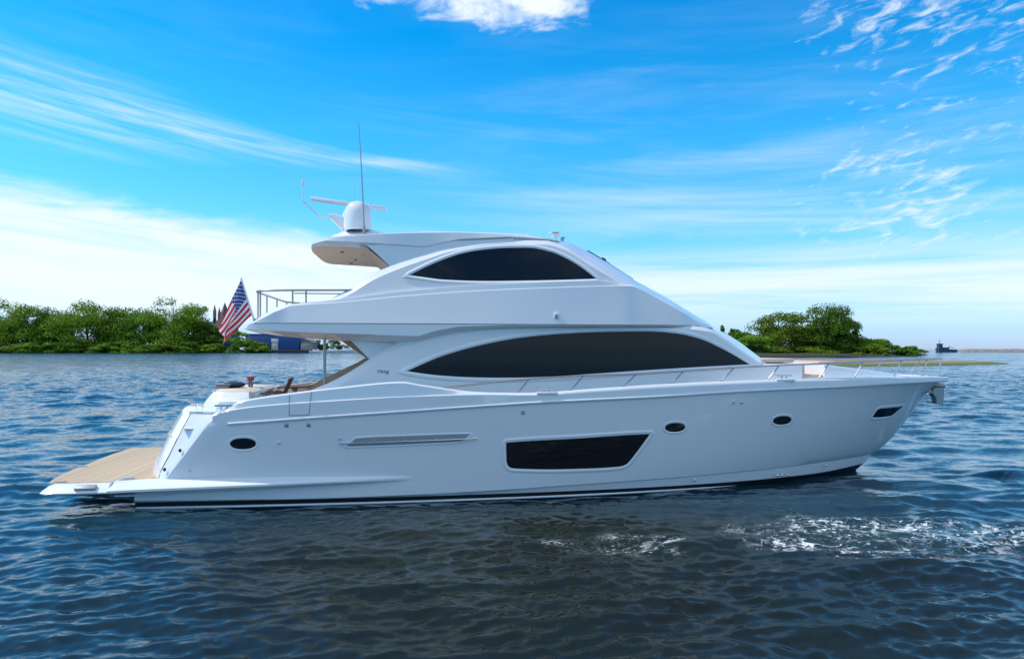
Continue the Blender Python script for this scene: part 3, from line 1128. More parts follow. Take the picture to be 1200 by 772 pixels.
# recessed panels between the arch and the overhang, and the saloon aft bulkhead
for side in (1, -1):
    mb = MB()
    o = [(4.60, 3.78), (5.06, 3.31), (5.3, 3.2), (8.2, 3.2), (8.2, 3.9), (4.5, 3.9)] if side == 1 else [(3.95, 3.78), (4.62, 3.31), (4.9, 3.2), (8.2, 3.2), (8.2, 3.9), (3.9, 3.9)]
    n = len(o)
    v = [Y3(x, side * 2.12, z) for x, z in o] + [Y3(x, side * 2.0, z) for x, z in o]
    mb.add(v, [tuple(range(n))], 0)
    mb.add(v, [tuple(range(n, 2 * n))], 1)
    for i in range(n):
        mb.add(v, [(i, (i + 1) % n, (i + 1) % n + n, i + n)], 1 if i in (0, 1, 5) else 0)
    mb.build('wing_panel', ['gel', 'tan'], yacht, smooth=False)
mb = MB()                                             # stair coaming along the far side of the cockpit
mb.prism([(2.90, 2.30), (2.95, 2.47), (4.40, 3.16), (4.68, 3.33), (4.9, 3.33), (4.9, 2.30)], 2.06, 2.16)
mb.build('stair_coaming', 'tan', yacht, bevel=.015)
mb = MB()
mb.prism([(1.9, 1.8), (1.9, 2.42), (2.5, 2.52), (3.1, 2.585), (3.1, 1.8)], 2.28, 2.36)
mb.build('cockpit_coaming', 'cream', yacht, bevel=.015)
mb = MB()
mb.box(Y3(6.45, 0, 3.0), (.1, 4.3, 2.2), bev=.01)
AB = mb.build('saloon_door_wall', 'gel', yacht)
mb = MB()
mb.box(Y3(6.39, 0, 2.75), (.03, 2.6, 1.8), bev=.008)
mb.build('sliding_door', 'glass', AB)
mb = MB()
mb.tube([Y3(4.02, 2.05, 1.9), Y3(4.02, 2.05, 3.80)], .035, 12)
mb.build('overhang_post', 'bronze', yacht)
# fender hook / step detail at the wing corner
mb = MB()
mb.box(Y3(4.72, -2.13, 3.06), (.34, .12, .05), bev=.01)
mb.box(Y3(4.80, -2.13, 3.00), (.16, .10, .12), bev=.01)
mb.build('corner_bracket', 'black', yacht)

# maker's script on the wing
fc = bpy.data.curves.new('script_lettering', 'FONT')
fc.body = 'Viking'
fc.size = .115
fc.shear = .35
fc.extrude = .002
fc.align_x = 'CENTER'
fo = bpy.data.objects.new('script_lettering', fc)
COL.objects.link(fo)
fo.parent = yacht
fo_at = Y3(5.37, dh_s(5.4) + .006, 2.995)
fc.materials.append(M['seam'])
bpy.context.view_layer.update()
me = bpy.data.meshes.new_from_object(fo.evaluated_get(bpy.context.evaluated_depsgraph_get()))
bpy.data.objects.remove(fo)
fo = bpy.data.objects.new('script_lettering', me)
COL.objects.link(fo)
fo.parent = yacht
fo.location = fo_at
fo.rotation_euler = (R(90), 0, 0)

# coachroof ahead of the house, with the seating notch
TRK = [(13, 2.05), (14.5, 1.90), (15.5, 1.76), (16.25, 1.62), (16.95, 1.49), (18, 1.24), (19, .95), (20.0, .62), (20.4, .45)]


def coachroof():
    mb = MB()

    def seg(xa, xb, zf, n):
        rows = []
        for x in lin(xa, xb, n):
            s, z = ip(TRK, x), zf(x)
            half = [(s, 2.5), (s, z - .06), (s - .02, z - .02), (s - .06, z), (s * .5, z + .03), (0, z + .04)]
            rows.append([Y3(x, q, zz) for q, zz in half + [(-q, zz) for q, zz in half[::-1][1:]]])
        mb.grid(rows)
        mb.add(rows[0], [tuple(range(11))])
        mb.add(rows[-1], [tuple(range(11))])
    seg(14.6, 16.25, lambda x: 3.15, 14)
    seg(16.96, 20.4, lambda x: ip([(16.96, 3.14), (18.5, 2.97), (19.6, 2.84), (20.4, 2.73)], x), 20)
    return mb.build('coachroof', 'gel', yacht, angle=28)


CR = coachroof()
mb = MB()
mb.box(Y3(16.605, 0, 2.70), (.70, 2.9, .35), bev=.04)
mb.box(Y3(16.36, 0, 2.99), (.16, 2.9, .30), bev=.05)
mb.build('bow_seat', 'beige', CR)
mb = MB()
for k in range(3):
    mb.box(Y3(15.72, (k - 1) * .86, 3.245), (1.02, .84, .11), bev=.04)
mb.box(Y3(16.9 + .35, 0, 3.16), (.5, 2.3, .12), bev=.04)
mb.build('sun_pad', 'beige', CR)

# flybridge -----------------------------------------------------------------
FB_S = [(2.26, 2.24), (2.32, 2.32), (2.6, 2.41), (3.0, 2.47), (3.6, 2.50), (5, 2.52), (9, 2.52), (11, 2.46), (12, 2.34), (12.8, 2.14), (13.3, 1.90), (13.7, 1.55), (14.0, 1.12), (14.2, .65), (14.28, .25)]
FB_LO = [(2.26, 3.99), (2.6, 3.91), (3.1, 3.845), (4.42, 3.77), (6.2, 3.68), (6.6, 3.80), (7.1, 3.92), (8.2, 4.02), (9.5, 4.06), (14.3, 4.10)]
FB_BV = [(2.26, 4.005), (2.6, 3.975), (3.3, 3.935), (4.44, 3.895), (6.2, 3.84), (6.6, 3.965), (7.1, 4.06), (8.2, 4.105), (14.3, 4.112)]
FB_UP = [(2.26, 4.03), (2.5, 4.19), (2.73, 4.345), (2.96, 4.50), (3.05, 4.52), (4.45, 4.64), (6, 4.81), (7.6, 4.94), (9.5, 5.04), (11.36, 5.11), (11.7, 5.0), (12.2, 4.76), (12.8, 4.47), (13.3, 4.24), (13.7, 4.17), (14.28, 4.15)]
FB_C = [(11.0, 5.3), (11.6, 5.40), (11.97, 5.36), (12.3, 5.25), (12.6, 5.12), (13.09, 4.87), (13.7, 4.54), (14.1, 4.33), (14.28, 4.20)]


def flybridge():
    mb = MB()
    xs_ = [2.26 + 12.02 * i / 139 for i in range(140)]
    rows = []
    for x in xs_:
        s = ip(FB_S, x)
        lo, bv, up = il(FB_LO, x), il(FB_BV, x), ip(FB_UP, x)
        ch = max(bv + .004, min(4.135, up - .01))
        tum = .16 * max(0, min(1, (up - 4.1) / .8))
        cham = .13 * max(0, min(1, (3.3 - x) / .3)) * min(1, (up - ch) / .3)
        half = [(0, lo), (max(.02, s - .30), lo), (max(.03, s - .02), bv), (s, bv + .012), (s, ch), (s - .012, ch + .012), (s - .014 - tum + .5 * cham, up - .012 - .75 * cham), (s - .03 - tum - .35 * cham, up)]
        if x < 11.3:
            u2 = up + .004 + (.10 * max(0, min(1, (x - 2.6) / 3.0)) + .03 * max(0, min(1, (x - 6) / 4))) * max(0, min(1, (11.4 - x) / .9))
            s1 = s - .05 - tum - .35 * cham
            if x < 3.05:
                half += [(s1, up + .005), (s1 - .1, up + .012), (s1 * .5, up + .02), (0, up + .02)]
            else:
                deck = min(up - .05, 4.40)
                half += [(s1, u2), (s1 - .10, u2), (s1 - .12, deck), (0, deck)]
        else:
            zc = max(ip(FB_C, x), up + .01)
            s1 = s - .05 - tum
            f = lambda q: up + .015 + (zc - up - .015) * (1 - q**2.3)
            half += [(s1 * .93, f(.93)), (s1 * .78, f(.78)), (s1 * .45, f(.45)), (0, zc)]
        rows.append([Y3(x, q, z) for q, z in half + [(-q, z) for q, z in half[::-1][1:]]])
    mb.grid(rows)
    k = len(rows[0])
    mb.add(rows[0], [tuple(range(k))])
    mb.add(rows[-1], [tuple(range(k))])
    return mb.build('flybridge', 'gel', yacht, angle=24)


FB = flybridge()
sx = [2.5 + i * .2 for i in range(55)]
sweep_line('seam_line', [(x, ip(FB_S, x) + .001, 4.139) for x in sx], .009, 'seam', FB, 5)
# side lamp
mb = MB()
for side in (1,):
    mb.box(Y3(9.47, side * 2.475, 4.34), (.12, .04, .15), bev=.012)
    mb.box(Y3(9.47, side * 2.492, 4.335), (.06, .04, .08), bev=.008, mi=1)
mb.build('side_light', ['gel', 'dsteel'], FB)

# enclosed bridge -----------------------------------------------------------
PH_S = lambda X, Z: 2.28 - (Z - 4.9) * .2 - max(0, X - 10.4)**2 * .10
PARCH = [(4.05, 4.60), (4.18, 4.70), (4.62, 4.98), (5.2, 5.36), (5.79, 5.63), (6.4, 5.86), (6.8, 6.0), (7.21, 6.09), (7.83, 6.18), (8.46, 6.225), (9.3, 6.22), (9.73, 6.11), (10.35, 5.74), (11.29, 5.20), (11.9, 4.86)]
PCENT = [(5, 6.2), (9.5, 6.38), (10.0, 6.47), (10.35, 6.36), (10.87, 6.11), (11.97, 5.46), (12.3, 5.26)]


def pilothouse():
    mb = MB()

    def half(x):
        zt = ip(PARCH, x)
        w = ip([(4.05, .08), (4.8, .17), (6.5, .17), (8.0, .11), (9.5, .12), (12, .14)], x)
        z0 = min(4.45, zt - .2)
        s = lambda z: PH_S(x, z)
        return zt, [(s(z0), z0), (s(lerp(z0, zt, .5)), lerp(z0, zt, .5)), (s(zt - w), zt - w), (s(zt - w) - .008, zt - w + .008), (s(zt) - .55 * w, zt - .008), (s(zt) - .55 * w - .03, zt + .004)]
    for side in (1, -1):
        rows = []
        for x in lin(4.05, 6.5, 30):
            zt, h = half(x)
            h += [(PH_S(x, zt) - .18, zt - .02), (PH_S(x, 4.45) - .25, min(4.45, zt - .2))]
            rows.append([Y3(x, side * s, z) for s, z in h])
        MB().grid(rows).build('bridge_wing', 'gel', yacht, angle=26)
    rows = []
    for x in lin(6.5, 12.2, 80):
        zt, h = half(x)
        zc = max(ip(PCENT, x), zt + .02)
        s1 = h[-1][0]
        for q in (.92, .8, .6, .35, .12):
            h.append((s1 * q, zt + .01 + (zc - zt - .01) * (1 - q**2.3)))
        rows.append([Y3(x, s, z) for s, z in h + [(-s, z) for s, z in h[::-1]]])
    mb.grid(rows)
    mb.add(rows[0], [tuple(range(len(rows[0])))])
    mb.add(rows[-1], [tuple(range(len(rows[-1])))])
    return mb.build('pilothouse', 'gel', yacht, angle=26)


PHO = pilothouse()
F_UP = [(5.97, 5.297), (6.39, 5.52), (6.8, 5.705), (7.21, 5.85), (7.62, 5.94), (8.24, 6.01), (8.87, 6.03), (9.4, 5.94), (9.71, 5.82), (10.13, 5.58), (10.54, 5.265)]
F_LO = [(5.97, 5.29), (6.39, 5.23), (6.8, 5.185), (7.61, 5.165), (8.85, 5.19), (9.69, 5.22), (10.54, 5.258)]
window('bridge_window', F_UP, F_LO, PH_S, [(.08, .0015), (.06, .016), (.035, .022), (.01, .018), (.0, .007), (-.012, .005)], yacht, n=56)

# aft bulkhead of the enclosed bridge, sloping down from the hardtop
mb = MB()
mb.grid([[Y3(x, s, z) for s in lin(-1.98, 1.98, 9)] for x, z in ((4.80, 6.0), (5.0, 5.95), (5.62, 5.45), (6.3, 4.38))])
for side in (1, -1):
    o = [(4.98, 6.02), (5.62, 5.45), (6.0, 5.3), (8.5, 5.8), (8.5, 6.25)]
    mb.add([Y3(x, side * 1.99, z) for x, z in o], [tuple(range(5))], 1)
mb.build('aft_bulkhead', ['tan', 'gel'], PHO, smooth=False)

# hardtop -------------------------------------------------------------------
HT_S = [(3.56, .9), (3.60, 1.35), (3.68, 1.66), (3.85, 1.86), (4.1, 1.95), (5, 2.0), (8, 2.0), (8.8, 1.93), (9.35, 1.78), (9.7, 1.52), (9.9, 1.15), (10.0, .7), (10.04, .3)]
HT_T = [(3.56, 6.05), (3.66, 6.12), (3.85, 6.16), (4.3, 6.22), (5.17, 6.30), (6.2, 6.355), (7.2, 6.385), (8.4, 6.375), (9.3, 6.325), (9.9, 6.30), (10.36, 6.33)]
HT_F = [(3.56, 6.00), (3.7, 6.05), (4.04, 6.10), (5.17, 6.055), (6.35, 6.00), (6.7, 6.09), (7.2, 6.20), (8.4, 6.28), (10.36, 6.29)]
HT_L = [(3.56, 5.98), (3.9, 6.00), (4.4, 5.985), (5.17, 5.945), (6.35, 5.86), (6.7, 5.97), (7.2, 6.10), (8.4, 6.22), (10.36, 6.27)]


def hardtop():
    mb = MB()
    rows = []
    for x in [3.56 + 6.48 * (.5 - .5 * math.cos(math.pi * i / 89)) for i in range(90)]:
        s, t, f, l = ip(HT_S, x), ip(HT_T, x), il(HT_F, x), il(HT_L, x)
        t = max(t, f + .02)
        half = [(0, l), (s - .14, l), (s - .10, l), (s, f), (s + .008, f + .01), (s - .02, t - .02), (s - .06, t), (s - .2, t + .015), (s * .5, t + .12), (0, t + .16)]
        rows.append([Y3(x, q, z) for q, z in half + [(-q, z) for q, z in half[::-1][1:]]])
    k = len(rows[0])
    for i in range(len(rows) - 1):
        a, b = rows[i], rows[i + 1]
        mb.grid([a[0:3], b[0:3]], mi=1)
        mb.grid([a[k - 3:], b[k - 3:]], mi=1)
        mb.grid([a[2:k - 2], b[2:k - 2]])
    mb.add(rows[0], [tuple(range(k))])
    mb.add(rows[-1], [tuple(range(k))])
    return mb.build('hardtop', ['gel', 'tan'], yacht, angle=28)


HT = hardtop()
for x, s in ((4.3, 1.0), (4.5, -.4), (4.3, -1.2), (4.8, .6)):
    mb = MB()
    mb.tube([Y3(x, s, 6.0), Y3(x, s, 5.955)], [.05, .045], 12)
    mb.build('down_light', 'dsteel', HT)
mb = MB()
mb.tube([Y3(6.2, .9, 6.52), Y3(6.3, .9, 6.56), Y3(9.0, .9, 6.54), Y3(9.1, .9, 6.47)], .008, 6)
mb.build('roof_rail', 'steel', HT)

# mast with aerials ------------------------------------------------------------
mb = MB()
o = [(4.95, 6.42), (4.45, 6.42), (3.84, 7.06), (3.98, 7.08), (4.35, 6.98), (4.75, 6.76), (5.5, 6.5)]
mb.prism([(x, z) for x, z in o], .28, -.28)
mb.lathe([(.70, 0), (.66, .10), (.50, .20), (.34, .26), (.0, .27)], Y3(4.75, .35, 6.36), 24, scale=(1.2, .95))
MAST = mb.build('radar_mast', 'gel', yacht, bevel=.02)
mb = MB()
mb.lathe([(.28, 0), (.335, .03), (.345, .10), (.345, .30), (.338, .42), (.318, .52), (.275, .62), (.205, .695), (.11, .742), (0, .755)], Y3(4.66, .75, 6.56), 28)
mb.build('radome', 'gel', MAST, angle=50)
mb = MB()
mb.lathe([(.16, 0), (.16, .32), (.13, .4), (.10, .44)], Y3(4.36, .0, 6.80), 16)
mb.build('scanner_pedestal', 'gel', MAST)
mb = MB()
rot = Matrix.Rotation(R(-8), 3, 'Z')
rot = Matrix.Rotation(R(8), 3, 'Y') @ rot
mb.box(Y3(4.36, .0, 7.40), (2.02, .15, .10), rot=rot, bev=.02)
mb.build('radar_scanner', 'gel', MAST)
mb = MB()
mb.tube([Y3(3.92, 0, 7.03), Y3(3.64, 0, 7.02), Y3(3.20, 0, 7.43), Y3(3.19, 0, 7.90)], .022, 8)
mb.tube([Y3(3.19, 0, 7.88), Y3(3.19, 0, 8.0)], .04, 10)
mb.build('anchor_light_arm', 'gel', MAST)
mb = MB()
mb.tube([Y3(4.86, 1.2, 6.40), Y3(4.86, 1.2, 6.62)], [.05, .025], 10)
mb.tube([Y3(4.86, 1.2, 6.6), Y3(4.80, 1.2, 7.9), Y3(4.73, 1.2, 9.15)], [.020, .016, .011], 6)
mb.build('whip_antenna', 'dsteel', MAST)
mb = MB()
mb.tube([Y3(4.5, -1.1, 6.40), Y3(4.49, -1.1, 8.4)], [.008, .004], 6)
mb.build('whip_antenna', 'bwhite', MAST)
mb = MB()
mb.tube([Y3(4.1, .9, 6.26), Y3(4.1, .9, 6.31)], [.03, .028], 10)
mb.build('roof_camera', 'black', HT)

# searchlight and wipers
mb = MB()
mb.tube([Y3(9.83, .5, 6.38), Y3(9.83, .5, 6.56)], [.06, .03], 12)
mb.box(Y3(9.83, .5, 6.61), (.20, .14, .08), bev=.02)
mb.box(Y3(9.80, .5, 6.68), (.26, .16, .03), bev=.01)
mb.build('searchlight', 'bwhite', HT)
mb = MB()
mb.tube([Y3(10.05, .35, 6.38), Y3(10.05, .35, 6.56), Y3(10.12, .35, 6.57)], [.05, .05, .02], 10)
mb.build('horn', 'dsteel', HT)


def ph_c(x):
    return ip(PCENT, x)


for s0 in (.35, -.9):
    mb = MB()
    mb.tube([Y3(x, s0, ph_c(x) + .055) for x in lin(10.75, 11.35, 5)], .016, 6)
    mb.tube([Y3(x, s0 + .02, ph_c(x) + .04) for x in lin(11.0, 12.02, 6)], .018, 6)
    mb.box(Y3(11.2, s0, ph_c(11.2) + .06), (.14, .05, .09), rot=Matrix.Rotation(R(30), 3, 'Y'), bev=.01)
    mb.build('wiper', 'black', PHO)

# rails -------------------------------------------------------------------------
STN = [(8.5, 8.77, 2.85), (9.76, 10.08, 2.92), (11.05, 11.4, 2.955), (12.28, 12.6, 3.02), (13.58, 13.94, 3.09), (14.86, 15.2, 3.14), (16.36, 16.69, 3.18), (17.5, 17.82, 3.21), (18.95, 19.26, 3.24), (20.2, 20.43, 3.26), (21.1, 21.28, 3.275)]
rs = lambda x: max(.12, bul_s(x) - .13)
top = [(6.75, rs(6.75), zb(6.75) + .01), (6.95, rs(6.95), 2.68), (7.6, rs(7.6), 2.745)] + [(x, rs(x), z) for _, x, z in STN]
top += [(21.55, .16, 3.28), (21.68, 0, 3.28)]
mb = MB()
half = [Vector(Y3(*p)) for p in top]
path = half + [Vector((p.x, -p.y, p.z)) for p in half[::-1][1:]]
mb.tube(smooth_path(path, 5), .021, 8)
RAIL = mb.build('bow_rail', 'rail', yacht, angle=60)
for side in (1, -1):
    for xb, xt, z in STN:
        mb = MB()
        mb.tube([Y3(xb, side * rs(xb), zb(xb) - .02), Y3(xt, side * rs(xt), z)], .017, 8)
        mb.tube([Y3(xb, side * rs(xb), zb(xb) - .02), Y3(xb, side * rs(xb), zb(xb) + .02)], [.045, .03], 10)
        mb.build('stanchion', 'rail', RAIL)

ft = [(4.75, 2.2, 4.93), (4.2, 2.21, 4.92), (3.3, 2.2, 4.91), (2.75, 2.14, 4.90), (2.52, 1.98, 4.90), (2.42, 1.7, 4.90), (2.40, 1.0, 4.90), (2.40, 0, 4.90)]
half = [Vector(Y3(*p)) for p in ft]
path = half + [Vector((p.x, -p.y, p.z)) for p in half[::-1][1:]]
mb = MB()
mb.tube(smooth_path(path, 5), .024, 8)
mb.tube([Y3(x, 2.19, 4.84) for x in (3.35, 4.0, 4.6)], .014, 6)
mb.tube([Y3(x, -2.19, 4.84) for x in (3.35, 4.0, 4.6)], .014, 6)
FR = mb.build('flybridge_rail', 'bronze', yacht, angle=60)
for x, s in ((2.56, 2.02), (2.44, 1.72), (3.32, 2.2), (3.62, 2.2), (2.40, .6), (2.40, -.6), (2.44, -1.72), (3.32, -2.2), (3.62, -2.2)):
    mb = MB()
    mb.tube([Y3(x, s, 4.2 + (.3 if x > 3 else 0)), Y3(x, s, 4.90)], .019, 8)
    mb.build('rail_post', 'bronze', FR)
mb = MB()
mb.box(Y3(3.55, -.2, 4.52), (.5, 2.9, .40), bev=.06)
mb.build('deck_bench', 'deck', FB)

# cleats in their pockets on the bulwark
for x in (1.95, 9.18, 15.30):
    for side in (1, -1):
        mb = MB()
        z, s = zb(x), bul_s(x)
        if x > 5:
            mb.box(Y3(x, side * (s - .03), z - .025), (.50, .11, .07), bev=.02)
        for d in (-.06, .06):
            mb.tube([Y3(x + d, side * (s - .06), z - .01), Y3(x + d, side * (s - .06), z + .09)], .02, 8, mi=1)
        mb.tube([Y3(x - .2, side * (s - .06), z + .085), Y3(x + .2, side * (s - .06), z + .085)], .018, 8, mi=1)
        mb.build('mooring_cleat', ['gel', 'steel'], BUL)
for s in (1.1, -1.1):
    mb = MB()
    for d in (-.06, .06):
        mb.tube([Y3(.93 + d, s, 2.14), Y3(.93 + d, s, 2.24)], .02, 8)
    mb.tube([Y3(.73, s, 2.235), Y3(1.13, s, 2.235)], .018, 8)
    mb.build('mooring_cleat', 'steel', TR)

# anchor under the bow roller
mb = MB()
sh = [(21.30, 2.40), (21.62, 2.42), (21.66, 2.30), (21.62, 1.92), (21.40, 1.92), (21.38, 2.10), (21.28, 2.24)]
mb.prism(sh, .10, -.10)
mb.tube([Y3(21.15, 0, 1.98), Y3(21.28, 0, 1.96), Y3(21.45, 0, 2.0)], .025, 8)
mb.tube([Y3(21.0, .02, 2.5), Y3(21.7, .02, 2.45)], [.10, .08], 8)
mb.build('anchor', 'dsteel', yacht, bevel=.015)

# ------------------------------------------------------------------ loose things aboard
def aboard(X, s, Z):
    v = Matrix.Rotation(TH, 3, 'Z') @ Vector(Y3(X, s, Z))
    return (v.x + ORG[0], v.y + ORG[1], v.z)


# ensign
FL = thing('ensign_flag', 'striped flag with stars drooping from a leaning staff at the yacht stern', 'flag', aboard(1.95, 0, 4.30), TH)
mb = MB()
mb.tube([(.04, 0, -.10), (0, 0, 0), (-.325, 0, 1.09)], [.026, .026, .020], 8)
mb.tube([(-.325, 0, 1.085), (-.332, 0, 1.11)], [.022, .012], 8)
mb.build('flagstaff', 'bwhite', FL)
mb = MB()
mb.box((.06, 0, -.11), (.16, .10, .30), bev=.02)
mb.build('staff_socket', 'dsteel', FL)


def flag_cloth():
    T = [(0, -.325, 1.07), (.25, -.47, .72), (.5, -.62, .35), (.75, -.745, .02), (1, -.80, -.18)]
    B = [(0, -.045, .15), (.25, -.25, -.04), (.5, -.46, -.25), (.75, -.64, -.45), (1, -.755, -.64)]
    nu, nv = 44, 26
    rows = []
    for j in range(nv + 1):
        v = j / nv
        r = []
        for i in range(nu + 1):
            u = i / nu
            tx, tz = ip([(a, b) for a, b, c in T], u), ip([(a, c) for a, b, c in T], u)
            bx, bz = ip([(a, b) for a, b, c in B], u), ip([(a, c) for a, b, c in B], u)
            x, z = lerp(bx, tx, v), lerp(bz, tz, v)
            fold = math.sin(v * 9 + u * 3.2) * .11 * u**.7 + math.sin(v * 4 - u * 6 + 1) * .09 * u
            r.append((x + .045 * math.sin(v * 8 + u * 5) * u, fold, z + .03 * math.sin(u * 9 + v * 5) * u))
        rows.append(r)
    me = bpy.data.meshes.new('flag_cloth')
    vs = [p for r in rows for p in r]
    fs, uv = [], []
    for j in range(nv):
        for i in range(nu):
            a = j * (nu + 1) + i
            fs.append((a, a + 1, a + nu + 2, a + nu + 1))
            uv += [(i / nu, j / nv), ((i + 1) / nu, j / nv), ((i + 1) / nu, (j + 1) / nv), (i / nu, (j + 1) / nv)]
    me.from_pydata(vs, [], fs)
    l = me.uv_layers.new(name='UVMap')
    for i, p in enumerate(uv):
        l.data[i].uv = p
    for p in me.polygons:
        p.use_smooth = True
    me.materials.append(M['flag'])
    o = bpy.data.objects.new('flag_cloth', me)
    COL.objects.link(o)
    o.parent = FL


flag_cloth()

# cockpit table, flowers, chair, cushion, towels
t = thing('cockpit_table', 'small dark topped table behind the brown chair in the yacht cockpit', 'table', aboard(2.80, -1.05, 1.78), TH)
mb = MB(); mb.box((0, 0, .735), (.80, 1.0, .04), bev=.015); mb.build('tabletop', 'wicker', t)
mb = MB(); mb.lathe([(.25, 0), (.22, .03), (.06, .06), (.05, .6), (.16, .71), (0, .712)], (0, 0, 0), 18); mb.build('pedestal', 'steel', t)
t = thing('flower_vase', 'little vase of pink flowers standing in the yacht cockpit', 'vase', aboard(1.86, 0, 2.56), TH)
mb = MB(); mb.lathe([(.0, 0), (.05, 0), (.065, .05), (.05, .11), (.06, .14)], (0, 0, 0), 14); mb.build('vase', 'dsteel', t)
mb = MB()
mp = MB()
rnd = random.Random(5)
for k in range(9):
    a, r0 = rnd.uniform(0, 6.28), rnd.uniform(.01, .085)
    p = (math.cos(a) * r0, math.sin(a) * r0, rnd.uniform(.19, .26))
    mb.tube([(0, 0, .08), p], .005, 5)
    mp.lathe([(0, -.03), (.035, -.02), (.045, .005), (.03, .03), (0, .025)], p, 8)
mb.build('stems', 'stem', t)
mp.build('blossoms', 'pink', t)


def chair(label, loc, rz):
    t = thing('cockpit_chair', label, 'chair', loc, rz)
    mb = MB(); mb.box((0, 0, .44), (.52, .52, .05), bev=.02); mb.build('seat', 'wicker', t)
    rot = Matrix.Rotation(R(24), 3, 'Y')
    mb = MB()
    for k in range(5):
        mb.box((.37, (k - 2) * .105, .71), (.03, .085, .56), rot=rot, bev=.01)
    mb.box((.485, 0, .965), (.045, .54, .06), rot=rot, bev=.012)
    mb.build('backrest', 'wicker', t)
    for s in (-1, 1):
        mb = MB()
        mb.tube([(-.26, s * .27, .62), (.1, s * .28, .63), (.34, s * .27, .61)], .022, 8)
        mb.build('armrest', 'wicker', t)
        mb = MB(); mb.tube([(-.24, s * .26, 0), (-.24, s * .26, .62)], .02, 8); mb.build('leg', 'wicker', t)
        mb = MB(); mb.tube([(.30, s * .25, 0), (.22, s * .26, .45)], .02, 8); mb.build('leg', 'wicker', t)
    return t


chair('brown slatted chair leaning back by the gate in the yacht cockpit', aboard(2.48, .45, 1.82), TH)
t = thing('scatter_cushion', 'dark navy cushion lying on the white lounge at the stern', 'cushion', aboard(1.50, .2, 2.56), TH + .4)
mb = MB()
rows = []
for j in range(9):
    v = j / 8 * 2 - 1
    rows.append([])
    for i in range(24):
        a = 2 * math.pi * i / 24
        c, s = math.cos(a), math.sin(a)
        p = 4.0
        rr = (abs(c)**p + abs(s)**p)**(-1 / p)
        k = math.sqrt(max(0, 1 - v * v))
        rows[-1].append((c * rr * .26 * (.25 + .75 * k), s * rr * .24 * (.25 + .75 * k), .08 + v * .075))
mb.grid(rows, closed=True)
mb.add(rows[0], [tuple(range(24))]); mb.add(rows[-1], [tuple(range(24))])
mb.build('cover', 'navy', t, angle=80)
t = thing('folded_towel', 'folded grey towels on the aft end of the white lounge', 'towel', aboard(1.24, .35, 2.56), TH + .2)
for k in range(2):
    mb = MB(); mb.box((.05 * k, .02 * k, .03 + .055 * k), (.36, .5 - .06 * k, .05), bev=.02); mb.build('fold', 'towel', t)


# ------------------------------------------------------------------ far shores
def at(px, d):                       # a point d metres ahead at a bearing given in 1/800 tangents from centre
    return ((px - 600) / 800 * d, d)


def land(name, outline, h, mat, label, seed=1, rings=6):
    """low mound over a plan outline"""
    rnd = random.Random(seed)
    n = len(outline)
    cx, cy = sum(p[0] for p in outline) / n, sum(p[1] for p in outline) / n
    fine = []
    for i in range(n):
        a, b = outline[i], outline[(i + 1) % n]
        m = max(2, int(math.hypot(a[0] - b[0], a[1] - b[1]) / 8))
        for j in range(m):
            fine.append((lerp(a[0], b[0], j / m) + rnd.uniform(-.8, .8), lerp(a[1], b[1], j / m) + rnd.uniform(-1.2, 1.2)))
    rows = []
    for r, z in ((1.0, -.5), (.985, .12 * h), (.96, .5 * h), (.9, .8 * h), (.75, h), (.4, h * 1.05), (.0, h * 1.05)):
        rows.append([(cx + (x - cx) * r, cy + (y - cy) * r, z * (1 + .25 * (rnd.random() - .5) * (r < .98))) for x, y in fine])
    mb = MB().grid(rows, closed=True)
    o = mb.build(name, mat, None, angle=70)
    return tag(o, label, 'land', kind='structure')


rnd = random.Random(3)


def crown_mesh(seed, w, h, n, leaf, base=.12, blobs=26, conifer=False):
    rng = np.random.default_rng(seed)
    C, Rr = [], []
    while len(C) < blobs:
        p = rng.uniform(-1, 1, 3)
        if conifer:
            k = (p[2] + 1) / 2
            if math.hypot(p[0], p[1]) > (1 - k) * .85 + .06: continue
            rad = .13 + .20 * (1 - k)
            if len(C) < 14:
                p = np.array([p[0] * .08, p[1] * .08, -.95 + 1.85 * len(C) / 13])
                rad = .10 + .26 * (1 - (p[2] + 1) / 2)
        else:
            if p[2] > -.1 and np.linalg.norm(p) > .80: continue
            if math.hypot(p[0], p[1]) > .82: continue
            rad = rng.uniform(.20, .42)
        C.append(p); Rr.append(rad)
    C, Rr = np.array(C), np.array(Rr)
    idx = rng.choice(blobs, n, p=Rr**2 / (Rr**2).sum())
    d = rng.normal(size=(n, 3))
    d[:, 2] = np.abs(d[:, 2]) * .9 - .25
    d /= np.linalg.norm(d, axis=1)[:, None]
    rr = Rr[idx][:, None] * rng.uniform(.55, 1.08, (n, 1))
    P = C[idx] + d * rr
    P = P * np.array([w / 2, w / 2, h * (1 - base) / 2]) + np.array([0, 0, h * base + h * (1 - base) / 2])
    nrm = d + rng.normal(size=(n, 3)) * .55
    nrm /= np.linalg.norm(nrm, axis=1)[:, None]
    a = np.cross(nrm, rng.normal(size=(n, 3)))
    a /= np.linalg.norm(a, axis=1)[:, None] + 1e-9
    b = np.cross(nrm, a)
    s = leaf * rng.uniform(.5, 1.25, (n, 1))
    q = np.stack([P - a * s, P - b * s * .6, P + a * s, P + b * s * .6], 1).reshape(-1, 3)
    me = bpy.data.meshes.new('crown')
    me.from_pydata(q.tolist(), [], np.arange(4 * n).reshape(-1, 4).tolist())
    return me


